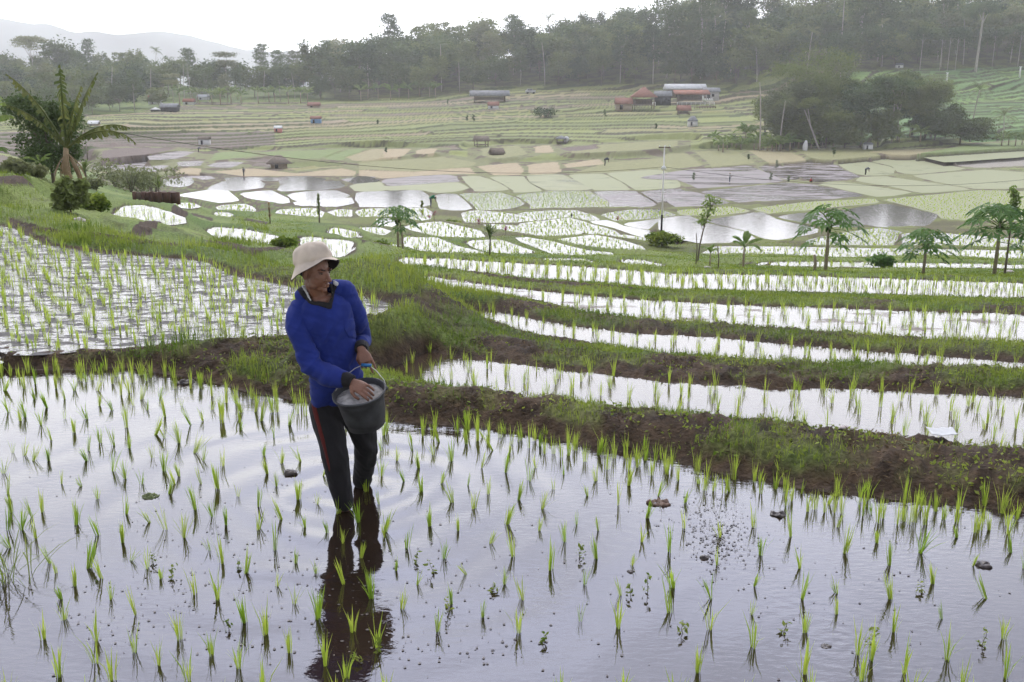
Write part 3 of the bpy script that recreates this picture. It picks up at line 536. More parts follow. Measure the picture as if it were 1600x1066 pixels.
def blades(P, azm, lean, h, w, nseg=2, curve=1.7):
    """ribbon leaves: P (n,3); returns co, [quads, tris]"""
    n = len(P); d = np.stack([np.cos(azm), np.sin(azm), 0 * azm], -1); s = np.stack([-np.sin(azm), np.cos(azm), 0 * azm], -1)
    co = []
    for k in range(nseg):
        f = k / nseg; up = h * (f - .18 * lean * f * f); o = h * lean * f ** curve
        c = P + d * o[:, None]; c[:, 2] += up; ww = (w * (.55 + .45 * min(1, f * 3)) * (1 - f ** 3 * .4) * .5)[:, None]
        co += [c - s * ww, c + s * ww]
    c = P + d * (h * lean)[:, None]; c[:, 2] += h * (1 - .18 * lean - .25 * np.maximum(lean - .6, 0)); co.append(c)
    co = np.stack(co, 1); m = 2 * nseg + 1; base = np.arange(n)[:, None] * m
    quads = [base + np.array([2 * k, 2 * k + 1, 2 * k + 3, 2 * k + 2]) for k in range(nseg - 1)]
    tris = base + np.array([2 * nseg - 2, 2 * nseg - 1, 2 * nseg])
    q = np.concatenate(quads) if quads else np.zeros((0, 4), int)
    return co.reshape(-1, 3), [q, tris]
def tuft_mesh(name, nb, h, spread=.3, w=.006, r=.012, nseg=4, seed=0):
    g = np.random.default_rng(seed); a = g.uniform(0, 6.283, nb); rr = g.uniform(0, r, nb)
    P = np.stack([np.cos(a) * rr, np.sin(a) * rr, np.full(nb, -.02)], -1)
    co, fs = blades(P, a + g.normal(0, .5, nb), np.abs(g.normal(0, spread, nb)) + .03, h * g.uniform(.55, 1.08, nb), w * g.uniform(.7, 1.2, nb), nseg)
    return npmesh(name, co, fs, smooth=True)
# ---- seedlings of the front field, at the places they have in the photograph
F1 = [(15,250),(45,400),(30,330),(125,420),(165,400),(195,600),(300,450),(385,490),(345,620),(240,740),(220,640),(290,690),(435,740),(395,660),(375,900),(170,900),(250,820),(375,990),(230,1040),(440,1060),(530,800),(530,950),(620,1000),(735,1060),(700,900),(760,720),(830,960),(930,1010),(865,600),(820,550),(720,500),(650,470),(585,440),(480,520),(510,590),(575,620),(630,660),(490,410),(380,350),(320,300),(240,290),(190,200),(50,170),(95,180),(130,200),(290,90),(345,160),(340,200),(440,240),(390,130),(445,140),(495,70),(505,150),(490,270),(555,290),(595,190),(640,240),(645,110),(700,130),(760,170),(795,200),(700,260),(785,290),(850,310),(870,220),(930,340),(1010,380),(1100,430),(1010,470),(885,450),(830,420),(765,390),(680,290),(660,330),(1030,180),(1045,250),(1100,210),(1175,200),(1130,60),(1070,110),(1080,300),(1165,350),(1240,370),(1260,260),(1320,408),(1430,320),(1280,480),(1190,460),(1075,550),(1155,600),(960,640),(1080,690),(1150,760),(1235,640),(1345,680),(1410,580),(1340,520),(1400,440),(1240,820),(1040,880),(955,830),(850,740),(1130,950),(1270,1000),(1350,1050),(1380,870),(1470,930),(1450,740),(1500,480),(1490,160),(1500,100),(1550,200),(1490,260),(1580,280),(1545,630),(1590,540),(1570,780),(1480,370),(940,80),(865,40),(745,60),(605,100),(200,120),(160,60),(100,30),(85,470),(140,500),(30,470),(40,540),(205,1060)]
F2 = [(300,100),(375,150),(500,90),(500,160),(580,130),(470,60),(250,190),(345,210),(430,240),(175,240),(110,200),(280,270),(110,310),(385,340),(505,350),(570,270),(625,190),(700,200),(740,150),(840,170),(680,290),(820,270),(790,330),(950,300),(905,370),(740,420),(600,390),(290,380),(230,340),(435,430),(535,460),(330,540),(460,560),(685,530),(850,460),(835,560),(955,610),(1010,530),(1110,560),(1060,400),(1100,330),(1250,350),(1200,440),(1385,400),(1510,430),(1335,500),(1510,550),(1310,610),(1435,660),(1265,720),(1100,690),(1045,810),(890,740),(715,680),(610,620),(500,760),(395,690),(240,630),(120,590),(180,760),(270,810),(675,810),(430,900),(575,960),(365,1030),(740,1030),(760,880),(1215,860),(1025,980),(1200,1010),(1440,940),(1455,820),(1110,210),(1005,160),(1245,190),(1290,270),(1400,230),(1325,200),(1430,300),(870,120),(680,110)]
F3 = [(10,160),(70,180),(80,290),(200,320),(175,190),(260,190),(315,200),(320,280),(370,200),(400,260),(525,230),(480,330),(590,370),(580,230),(700,250),(715,330),(780,270),(860,280),(750,410),(900,450),(945,560),(1055,330),(985,310),(1040,420),(1090,500),(1215,470),(1195,380),(1290,390),(1300,560),(1150,610),(1205,740),(995,680),(1030,820),(825,610),(830,740),(840,870),(775,520),(650,560),(620,460),(475,620),(480,740),(495,870),(440,500),(295,460),(320,570),(295,690),(285,800),(160,500),(150,610),(125,860),(130,740),(75,1030),(290,930),(315,940),(490,1030),(700,960),(755,980),(720,1060),(880,1030),(1050,980),(1270,900),(1280,1050),(1350,620),(620,800),(620,720)]
F4 = [(50,790),(165,830),(250,770),(260,850),(365,770),(400,820),(460,770),(520,830),(600,870),(650,790),(655,900),(740,900),(800,800),(880,850),(930,850),(975,800),(1080,830),(1160,840),(1230,850),(1320,870),(1120,960),(1110,1010),(1030,1010),(880,1010),(765,980),(680,950),(620,930),(520,950),(460,930),(450,860),(345,860),(300,900),(220,940),(160,900),(110,850),(95,1000),(150,980),(1340,1010),(1210,1000),(1180,960),(560,880),(840,930),(980,950),(20,860),(40,960),(300,990),(400,990),(940,1000),(1260,960)]
pts = [(x / 2.5, 640 + y / 2.5) for x, y in F1] + [(560 + x / 2.961, 640 + y / 2.961) for x, y in F2] + [(1060 + x / 2.502, 640 + y / 2.502) for x, y in F3] + [(x / 2.961, 320 + y / 2.961) for x, y in F4]
sd_ = []
for u, v in pts:
    p = at_z(u, v, 0)
    if all((p[0] - q[0]) ** 2 + (p[1] - q[1]) ** 2 > .055 ** 2 for q in sd_): sd_.append(p)
Apoly = cells[0]['w']
# the strip along the far bank and the margins beyond the frame
for k in range(900):
    u, v = random.uniform(-380, 1980), random.uniform(580, 1250)
    if 0 < u < 1600 and v < 1066 and not (u < 60 and v > 700) : continue
    p = at_z(u, v, 0)
    if inside(np.array([p[0]]), np.array([p[1]]), Apoly)[0] and all((p[0] - q[0]) ** 2 + (p[1] - q[1]) ** 2 > .20 ** 2 for q in sd_): sd_.append(p)
def infr(p):
    dy = p[1] * CP - (p[2] - H) * SP; return abs(800 + 0 - (800 + F * p[0] / dy)) < 800 and p[1] > 4.1
vis = sorted([p for p in sd_ if infr(p)], key=lambda p: p[1])
rest = [p for p in sd_ if not infr(p)] + vis[299:]; vis = vis[:299]
print('seedlings in view', len(vis), 'rest', len(rest))
TV = [tuft_mesh('rice_seedling', random.randint(8, 20),   .162, .08 + .045 * (i % 4), .0046, .011, 4, 100 + i) for i in range(14)]
for m_ in TV: m_.materials.append(M_rice)
GR = 'rice seedlings planted in the front field'
for i, p in enumerate(vis):
    o = link('rice_seedling', TV[i % 14], None, None, (p[0], p[1], -.01)); s = random.uniform(.66, 1.28) * (1.0 + .12 * (p[1] > 6.6))
    o.scale = (s, s, s * random.uniform(.9, 1.1)); o.rotation_euler = (random.gauss(0, .17), random.gauss(0, .17), random.uniform(0, 6.28))
    dy = p[1] * CP + H * SP; u_ = 800 + F * p[0] / dy; far_ = 'along the far bank of' if p[1] > 6.9 else 'in the middle of' if p[1] > 5.2 else 'near the bottom edge of'
    sd1 = 'far left of the farmer' if u_ < 250 else 'just left of the farmer' if u_ < 500 else 'right beside the farmer' if u_ < 660 else 'right of the farmer' if u_ < 1000 else 'toward the right' if u_ < 1300 else 'at the far right'
    tag(o, 'green rice seedling %s the front field, %s' % (far_, sd1), 'rice seedling', GR)
# ---- all other rice, as one mass
RP, Raz, Rle, Rh, Rw = [], [], [], [], []
def rice_at(pts_, z, h, w, nb, spread=.28, r=.02):
    n = len(pts_)
    if n == 0: return
    k = np.repeat(np.arange(n), nb); g = rng; a = g.uniform(0, 6.283, n * nb); rr = g.uniform(0, r, n * nb)
    P = np.stack([pts_[k, 0] + np.cos(a) * rr, pts_[k, 1] + np.sin(a) * rr, np.full(n * nb, z - .015)], -1)
    hh = (h * g.uniform(.8, 1.2, n))[k] * g.uniform(.55, 1.08, n * nb)
    RP.append(P); Raz.append(a + g.normal(0, .5, n * nb)); Rle.append(np.abs(g.normal(0, spread, n * nb)) + .03); Rh.append(hh); Rw.append(np.full(n * nb, w) * g.uniform(.7, 1.2, n * nb))
rice_at(np.array(rest)[:, :2], 0, .18, .0065, 11, .22, .013)
eb = cells[0]['w']; eb = eb[(eb[:, 1] < 9.5) & (np.abs(eb[:, 0]) < 7)]; ee_ = []
for q0, q1 in zip(eb[:-1], eb[1:]):                                  # the thicker row along the foot of the far bank
    L_ = np.hypot(*(q1 - q0))
    if L_ < 1.2: ee_ += [q0 + (q1 - q0) * t_ - np.array([0, g_off]) for t_ in np.arange(0, 1, .20 / max(L_, .2)) for g_off in (random.uniform(.06, .16), random.uniform(.24, .40)) if random.random() < .62]
rice_at(np.array(ee_), 0, .185, .0050, 12, .16, .016)
for c in cells:
    if c['kind'] not in ('B', 'C', 'D', 'E', 'L', 'L2', 'R', 'GW', 'G'): continue
    w = c['w']; ym = w[:, 1].mean(); k = c['kind']
    if k in ('GW', 'G') and ym > 140: continue
    if ym > 150: continue
    s1, s2 = {'B': (.24, .22), 'C': (.25, .22), 'D': (.27, .22), 'E': (.27, .20), 'L': (.21, .14), 'L2': (.3, .2)}.get(k, (.30 + .0020 * ym, .26 + .0020 * ym))
    x0, x1, y0, y1 = w[:, 0].min(), w[:, 0].max(), w[:, 1].min(), w[:, 1].max()
    if k in 'BCDE': x0, x1 = max(x0, -.62 * y1), min(x1, .62 * y1)
    gx, gy = np.meshgrid(np.arange(x0 - 3, x1 + 3, s1), np.arange(y0 - 3, y1 + 3, s2)); ang = {'L': .62, 'B': -.22, 'C': -.2, 'D': -.15, 'E': -.1}.get(k, rng.uniform(-.4, .4))
    cx, cy0 = (x0 + x1) / 2, (y0 + y1) / 2; gx = gx.ravel() - cx; gy = gy.ravel() - cy0
    X = gx * math.cos(ang) - gy * math.sin(ang) + cx + rng.normal(0, .035 if ym < 40 else .13, gx.size); Y = gx * math.sin(ang) + gy * math.cos(ang) + cy0 + rng.normal(0, .035 if ym < 40 else .13, gx.size)
    m = (X > x0) & (X < x1) & (Y > max(y0, 3)) & (Y < y1); X, Y = X[m], Y[m]; m = inside(X, Y, w) & (np.abs(X / Y) < .62) & (rng.random(X.size) > .06); X, Y = X[m], Y[m]
    nb, bw = (9, .0062) if ym < 12 else (7, .0078) if ym < 17 else (6, .012) if ym < 30 else (4, .00070 * ym)
    hh = {'B': .20, 'C': .20, 'D': .22, 'E': .22, 'L': .165}.get(k, .17)
    rice_at(np.stack([X, Y], -1), c['z'], hh, bw, nb, .22, .02 if ym < 20 else .05)
P = np.concatenate(RP); print('rice blades', len(P))
co, fs = blades(P, np.concatenate(Raz), np.concatenate(Rle), np.concatenate(Rh), np.concatenate(Rw), 2)
tag(link('rice_plants', npmesh('rice_plants', co, fs), M_rice), 'rows of young rice standing in all the other flooded terraces', 'rice', kind='stuff')
# ---- grass on the banks
cellA = (np.gradient(Yg, axis=0) * np.gradient(Xg, axis=1)).ravel()
dens = np.interp(Yf, [6, 9, 14, 20, 30, 60, 75], [2600, 1700, 900, 420, 170, 40, 0])
lam = cellA * dens * grass_m * (own < 0) * sstep(.05, .16, db) * (Yf < 75) * (np.abs(az)[None, :].repeat(NV, 0).ravel() < .62)
cnt = rng.poisson(np.clip(lam, 0, 50)); ii = np.repeat(np.arange(NP_), cnt); print('grass blades', len(ii))
dX = (np.gradient(Xg, axis=1)).ravel()[ii] * rng.uniform(-.5, .5, len(ii)); dY_ = (np.gradient(Yg, axis=0)).ravel()[ii] * rng.uniform(-.5, .5, len(ii))
P = np.stack([Xf[ii] + dX, Yf[ii] + dY_, ZF[ii] - .01], -1)
tall = np.interp(Yf[ii], [7, 12, 20, 38, 60], [.06, .06, .055, .04, .035]) * (1 + 1.5 * np.exp(-(((Uf[ii] - 645) / 80) ** 2 + ((Vf[ii] - 485) / 35) ** 2)))
tall = tall * np.where(Uf[ii] < 420, 2.2, 1) * (.5 + 1.1 * n1[ii])
co, fs = blades(P, rng.uniform(0, 6.283, len(ii)), np.abs(rng.normal(.35, .3, len(ii))), tall * rng.uniform(.6, 1.3, len(ii)), np.interp(Yf[ii], [7, 15, 60], [.0055, .010, .035]), 2)
tag(link('grass', npmesh('grass', co, fs), M_grass), 'short green grass covering the earth banks between the paddies', 'grass', kind='stuff')

M_litter = leaf_mat('rotting_straw', (.035, .023, .012), (.20, .14, .075), .1, .9, 9, 0)
# ---- geometry pieces
class MB:
    def __init__(s): s.co = []; s.f = {}; s.n = 0
    def add(s, co, faces):
        co = np.asarray(co, float)
        for f in faces:
            f = np.asarray(f)
            if len(f): s.f.setdefault(f.shape[1], []).append(f + s.n)
        s.co.append(co); s.n += len(co)
    def mesh(s, name, m=None, smooth=False):
        me = npmesh(name, np.vstack(s.co), [np.concatenate(v) for v in s.f.values()], smooth=smooth)
        if m: me.materials.append(m)
        return me
    def tube(s, pts, rad, n=8, cap=True):
        pts = np.asarray(pts, float); m = len(pts); rad = np.broadcast_to(rad, m); tg = np.gradient(pts, axis=0); co = []
        ref = np.array([0, 0, 1.]) if abs(tg[0][2]) < .9 * np.linalg.norm(tg[0]) else np.array([1., 0, 0])
        for i in range(m):
            t_ = tg[i] / (np.linalg.norm(tg[i]) + 1e-9); a = np.cross(t_, ref); a /= np.linalg.norm(a) + 1e-9; b = np.cross(t_, a); ref = np.cross(a, t_) if abs(np.dot(ref, t_)) < .99 else ref
            th = np.arange(n) * 2 * math.pi / n; co.append(pts[i] + rad[i] * (np.cos(th)[:, None] * a + np.sin(th)[:, None] * b))
        co = np.vstack(co); f = [[i * n + k, i * n + (k + 1) % n, (i + 1) * n + (k + 1) % n, (i + 1) * n + k] for i in range(m - 1) for k in range(n)]
        if cap:
            co = np.vstack([co, pts[0], pts[-1]]); L = m * n
            s.add(co, [f, [[(k + 1) % n, k, L] for k in range(n)] + [[(m - 1) * n + k, (m - 1) * n + (k + 1) % n, L + 1] for k in range(n)]])
        else: s.add(co, [f])
    def box(s, c, d, rz=0, taper=1.0):
        x, y, z = np.array(d) / 2.0; v = np.array([(a * x * (taper if e > 0 else 1), b * y * (taper if e > 0 else 1), e * z) for e in (-1, 1) for a, b in ((-1, -1), (1, -1), (1, 1), (-1, 1))])
        cr, sr = math.cos(rz), math.sin(rz); v = v @ np.array([[cr, sr, 0], [-sr, cr, 0], [0, 0, 1]]) + np.array(c)
        s.add(v, [[[0, 3, 2, 1], [4, 5, 6, 7], [0, 1, 5, 4], [1, 2, 6, 5], [2, 3, 7, 6], [3, 0, 4, 7]]])
    def leaves(s, P, size, g, up=.3, aspect=.5):
        n = len(P); nrm = g.normal(0, 1, (n, 3)); nrm[:, 2] = np.abs(nrm[:, 2]) + up; nrm /= np.linalg.norm(nrm, axis=1)[:, None]
        a = np.cross(nrm, g.normal(0, 1, (n, 3))); a /= np.linalg.norm(a, axis=1)[:, None]; b = np.cross(nrm, a)
        sz = (size * g.uniform(.6, 1.4, n))[:, None]; co = np.stack([P - a * sz * .5, P + b * sz * aspect * .5, P + a * sz * .5 - nrm * sz * .12, P - b * sz * aspect * .5], 1)
        s.add(co.reshape(-1, 3), [np.arange(n)[:, None] * 4 + np.arange(4)])
def clumpy(g, n, blobs, sub=34, subr=.46):
    """points for leaves: many small clumps spread over the shells of a few big lobes"""
    tot = sum(b[3] * b[4] for b in blobs); out_ = []
    for cx, cy, cz, rx, ry, rz in blobs:
        k = max(60, int(n * rx * ry / tot)); ns_ = max(6, int(sub * rx * ry / tot * len(blobs)))
        d = g.normal(0, 1, (ns_, 3)); d /= np.linalg.norm(d, axis=1)[:, None]; d[:, 2] = np.where(d[:, 2] < -.65, -d[:, 2] * .5, d[:, 2]); cl = d * g.uniform(.55, 1.0, (ns_, 1))
        j = g.integers(0, ns_, k); q = cl[j] + g.normal(0, 1, (k, 3)) * subr * g.uniform(.3, .62, (ns_, 1))[j] * np.array([1, 1, .6]); out_.append(q * np.array([rx, ry, rz]) + np.array([cx, cy, cz]))
    return np.vstack(out_)
def tree_meshes(seed, h, cw, ch, nl=2400, lsz=.5, kind='round', m=None, bark=None, trunk_r=.22, nb=6):
    g = np.random.default_rng(seed); T = MB(); Cw = MB(); cb = h - ch
    if kind == 'umbrella': blobs = [(g.uniform(-.33, .33) * cw, g.uniform(-.33, .33) * cw, h - ch * g.uniform(.15, .75), cw * g.uniform(.22, .36), cw * g.uniform(.22, .36), ch * .16) for _ in range(nb + 3)]
    elif kind == 'tall': blobs = [(g.uniform(-.2, .2) * cw, g.uniform(-.2, .2) * cw, cb + ch * (k + .5) / nb, cw * g.uniform(.34, .52), cw * g.uniform(.34, .52), ch * .22) for k in range(nb)]
    elif kind == 'bamboo': blobs = [(math.cos(a) * cw * .33, math.sin(a) * cw * .33, cb + ch * g.uniform(.45, .9), cw * .16, cw * .16, ch * .30) for a in g.uniform(0, 6.28, nb + 4)]
    else: blobs = [(0, 0, cb + ch * .5, cw * .40, cw * .40, ch * .46)] + [(math.cos(a) * cw * g.uniform(.2, .36), math.sin(a) * cw * g.uniform(.2, .36), cb + ch * g.uniform(.18, .85), cw * g.uniform(.18, .30), cw * g.uniform(.18, .30), ch * g.uniform(.14, .24)) for a in g.uniform(0, 6.28, nb + 3)]
    Cw.leaves(clumpy(g, nl, blobs), lsz, g, .4, .6)
    sway = g.uniform(-.06, .06, 2) * h; zt_ = cb + ch * .45
    tr = [(sway[0] * f * f, sway[1] * f * f, -.4 + (zt_ + .4) * f) for f in np.linspace(0, 1, 7)]; T.tube(tr, np.linspace(trunk_r, trunk_r * .5, 7), 7)
    for b in blobs:
        f = g.uniform(.55, .95); s0 = np.array([sway[0] * f * f, sway[1] * f * f, zt_ * f]); e = np.array(b[:3]) - np.array([0, 0, b[5] * .3]); mid = (s0 + e) / 2 + np.array([0, 0, -.04 * h]) * g.uniform(-.3, 1)
        T.tube([s0, mid, e], [trunk_r * .45, trunk_r * .3, trunk_r * .12], 5)
    return Cw.mesh('crown', m), T.mesh('trunk', bark, True)
def place(name, parts, loc, rz, sc, label, cat, group=None):
    o = empty(name, loc, rz, label, cat, group, sc)
    for pn, me in parts:
        c = bpy.data.objects.new(pn, me); C.objects.link(c); c.parent = o
    return o
def palm_meshes(seed, h, fl=3.6, nf=17, lean=.1, seg=16):
    g = np.random.default_rng(seed); T = MB(); Cw = MB(); a0 = g.uniform(0, 6.28); top = np.array([math.cos(a0) * lean * h, math.sin(a0) * lean * h, h])
    T.tube([(top[0] * f * f, top[1] * f * f, -.4 + (h + .4) * f) for f in np.linspace(0, 1, 9)], np.linspace(.20, .11, 9), 7)
    for k in range(nf):
        a = k * 2.4 + g.uniform(-.2, .2); el0 = g.uniform(-.35, 1.25) if k > 3 else 1.3; L = fl * g.uniform(.85, 1.1); d = np.array([math.cos(a), math.sin(a), 0]); sd2 = np.array([-math.sin(a), math.cos(a), 0])
        p = top.copy(); e = el0; pts_ = [p.copy()]
        for i in range(seg): p = p + (d * math.cos(e) + np.array([0, 0, math.sin(e)])) * L / seg; e -= (1.9 if el0 > 0 else 1.1) / seg * (.4 + 1.2 * i / seg); pts_.append(p.copy())
        pts_ = np.array(pts_); Cw.tube(pts_, np.linspace(.035, .01, len(pts_)), 3, False)
        for i in range(2, seg + 1):
            ll = L * .24 * math.sin(math.pi * min(1, (i / seg) * .85 + .12)); tn = pts_[i] - pts_[i - 1]; tn /= np.linalg.norm(tn)
            for s in (-1, 1):
                b = pts_[i]; tip = b + sd2 * s * ll * .75 + tn * ll * .45 + np.array([0, 0, -ll * g.uniform(.35, .7)]); wv = tn * L / seg * .42
                Cw.add([b - wv * .4, b + wv * .6, tip], [[[0, 1, 2]]])
    return Cw.mesh('crown', M_palm), T.mesh('trunk', M_pale, True)
def banana_leaf(Cw, base, a, el0, L, W_, g, seg=16, droop=1.6, torn=.5, m=None):
    d = np.array([math.cos(a), math.sin(a), 0]); sd2 = np.array([-math.sin(a), math.cos(a), 0]); p = np.array(base, float); e = el0; pts_ = [p.copy()]
    for i in range(seg): p = p + (d * math.cos(e) + np.array([0, 0, math.sin(e)])) * L / seg; e -= droop / seg * (.3 + 1.4 * i / seg); pts_.append(p.copy())
    pts_ = np.array(pts_); Cw.tube(pts_, np.linspace(.045, .008, len(pts_)) * L / 2.6, 5, False)
    for s in (-1, 1):
        hang = 0
        for i in range(3, seg):
            f = (i - 3) / (seg - 3.0); ww = W_ * math.sin(math.pi * min(1, f * .86 + .12)) ** .7
            if g.random() < torn * .8: hang = g.uniform(.1, 1.15)
            b0, b1 = pts_[i], pts_[i + 1]; t_ = b1 - b0; gap = (.22 if g.random() < torn else 0) * t_
            hz = math.sin(.35 + hang * .9); hx = math.cos(.35 + hang * .9); jit = g.uniform(1.0 - .5 * torn, 1.12)
            q0 = b0 + gap + (sd2 * s * hx - np.array([0, 0, hz])) * ww * jit + t_ * .35; q1 = b1 - gap * .5 + (sd2 * s * hx - np.array([0, 0, hz])) * ww * jit * g.uniform(.9, 1.05) + t_ * .35
            m0 = b0 + gap + (sd2 * s * .5 * hx * 1.1 - np.array([0, 0, hz * .35])) * ww; m1 = b1 - gap * .5 + (sd2 * s * .5 * hx * 1.1 - np.array([0, 0, hz * .35])) * ww
            Cw.add([b0, b1, m1, m0, q1, q0], [[[0, 1, 2, 3], [3, 2, 4, 5]]])
def banana_meshes(seed, h=2.2, L=2.2, nl=8, torn=.5, W_=.3, tr=.11):
    g = np.random.default_rng(seed); T = MB(); Cw = MB(); T.tube([(0, 0, -.3), (0, 0, h * .5), (.03, 0, h)], [tr * 1.2, tr, tr * .6], 9)
    for k in range(nl): banana_leaf(Cw, (0, 0, h - .05), k * 2.4 + g.uniform(-.3, .3), g.uniform(.5, 1.45), L * g.uniform(.75, 1.1), W_, g, 12, g.uniform(1.2, 2.2), torn)
    return Cw.mesh('leaves', M_ban), T.mesh('stem', M_paptr, True)

# weeds and rotting straw lying on the near banks
for nm_, mt_, den, sz_, hgt_, lab_, ph in (('bank_weeds', M_grass, 520, .030, .03, 'small leafy weeds creeping over the earth banks', 0), ('rotting_straw', M_litter, 750, .045, .012, 'rotting straw and dead leaves strewn over the earth banks', 5)):
    lam = cellA * np.interp(Yf, [6, 9, 14, 22, 30], [1, .8, .45, .15, 0]) * den * (own < 0) * sstep(.04, .12, db) * np.clip((fbm(Xf * 2.6 + ph, Yf * 2.6, 95 + ph) - .42) * 6, .06, 1) * (np.abs(az)[None, :].repeat(NV, 0).ravel() < .62)
    ii = np.repeat(np.arange(NP_), rng.poisson(np.clip(lam, 0, 40))); dx = (np.gradient(Xg, axis=1)).ravel()[ii] * rng.uniform(-.5, .5, len(ii)); dy = (np.gradient(Yg, axis=0)).ravel()[ii] * rng.uniform(-.5, .5, len(ii))
    Q_ = MB(); Q_.leaves(np.stack([Xf[ii] + dx, Yf[ii] + dy, ZF[ii] + rng.uniform(0, hgt_, len(ii))], -1), sz_, rng, .8 if ph else .3, .55 if not ph else .18)
    tag(link(nm_, Q_.mesh(nm_, mt_)), lab_, 'weeds' if not ph else 'straw', kind='stuff'); print(nm_, len(ii))
# ---- the wooded hillside: one tree after another, each its own object
kinds_f = {}
def fam(k, lst): kinds_f[k] = lst
fam('round', [tree_meshes(200 + i, 13 + i, 13 + i * .6, 11.5 + .8 * i, 3200, .85, 'round', M_far1 if i % 2 else M_far2, M_trunk) for i in range(4)])
fam('tall', [tree_meshes(220 + i, 20 + 2 * i, 9, 14, 2600, .8, 'tall', M_far1 if i else M_far3, M_pale, .26) for i in range(3)])
fam('umb', [tree_meshes(230 + i, 19 + i, 14, 9, 2600, .62, 'umbrella', M_far3, M_pale, .22) for i in range(3)])
fam('bam', [tree_meshes(240 + i, 14, 12, 12.5, 3000, .75, 'bamboo', M_far2, M_trunk, .2) for i in range(2)])
fam('palm', [palm_meshes(250 + i, 13 + i * 1.5, 4.2, 18, .08) for i in range(4)])
fam('ban', [banana_meshes(260 + i, 2.2 + .4 * i, 2.6, 9, .4, .42) for i in range(3)])
vf_u = [-300, 0, 200, 300, 500, 720, 760, 850, 1180, 1200, 1330, 1600, 1900]; vf_v = [184, 182, 176, 161, 159, 146, 139, 134, 132, 112, 110, 102, 100]
FL = {'round': ('broadleaf tree', 'dark rounded broadleaf tree'), 'tall': ('tall tree', 'tall narrow pale-trunked tree'), 'umb': ('umbrella tree', 'pale airy umbrella tree'),
      'bam': ('bamboo clump', 'feathery arching bamboo clump'), 'palm': ('coconut palm', 'drooping coconut palm'), 'ban': ('banana plant', 'broad-leaved banana plant')}
NMf = {'round': 'broadleaf_tree', 'tall': 'forest_tree', 'umb': 'umbrella_tree', 'bam': 'bamboo_clump', 'palm': 'coconut_palm', 'ban': 'banana_plant'}
PN = {'ban': ('leaves', 'stem')}
nfor = 0
def zone(u): return 'on the left hill' if u < 255 else 'in the low centre-left grove' if u < 500 else 'on the central wooded ridge' if u < 960 else 'on the high right-hand hill'
def put_tree(k, u, v, sc=1.0, label=None, group=None, i=None):
    global nfor
    p = spot(u, v); me = kinds_f[k][random.randrange(len(kinds_f[k])) if i is None else i]; pn = PN.get(k, ('crown', 'trunk')); z_ = zone(u)
    vf_ = np.interp(u, vf_u, vf_v); tier = 'at the foot of' if vf_ - v < 16 else 'halfway up' if vf_ - v < 42 else 'high on'
    anc = ('near the left edge' if u < 70 else 'above the large banana plant' if u < 170 else 'toward the dip') if u < 255 else ('above the village roofs' if u < 340 else 'below the mountain') if u < 500 else ('at its left end' if u < 640 else 'above the long shed' if u < 810 else 'at its right part') if u < 960 else ('above the restaurant' if u < 1150 else 'behind the grove' if u < 1330 else 'above the terraces' if u < 1490 else 'near the right edge')
    zz = 'the left hill' if u < 255 else 'the low grove' if u < 500 else 'the central ridge' if u < 960 else 'the right hill'
    lab = label or '%s %s %s, %s' % (FL[k][1], tier, zz, anc)
    nfor += 1
    return place(NMf[k], list(zip(pn, me)), (p.x, p.y, p.z - .2), random.uniform(0, 6.28), sc * random.uniform(.88, 1.12), lab, FL[k][0], group or '%ss %s' % (FL[k][0], z_))
random.seed(11)
for r_, off in enumerate((2, 11, 22, 34, 48, 66)):
    u = -190 + 17 * (r_ % 2)
    while u < 1790:
        vf = np.interp(u, vf_u, vf_v); vt = np.interp((u - 800) / F, az, vtop); v = vf - off * (.8 if u < 520 else 1.0)
        if v > vt + 1:
            x = random.random()
            if 255 < u < 500: k = 'umb' if x < .05 else 'tall' if x < .2 else 'palm' if x < .32 else 'round'
            elif u < 255: k = 'round' if x < .62 else 'bam' if x < .80 else 'palm' if x < .88 else 'tall'
            elif u < 960: k = 'round' if x < .58 else 'bam' if x < .70 else 'palm' if x < .84 else 'tall'
            else: k = 'round' if x < .55 else 'tall' if x < .72 else 'palm' if x < .88 else 'bam'
            sc = (1.28 if u > 960 else 1.2) if u > 500 else .80 if u < 255 else .85
            if r_ == 0: sc *= .72
            if k == 'tall' and u < 960: sc *= .8
            put_tree(k, u + random.uniform(-8, 8), v + random.uniform(-3, 3), sc)
        u += (27 if 0 < u < 520 else 32 if 0 < u < 1600 else 60) * random.uniform(.85, 1.15)
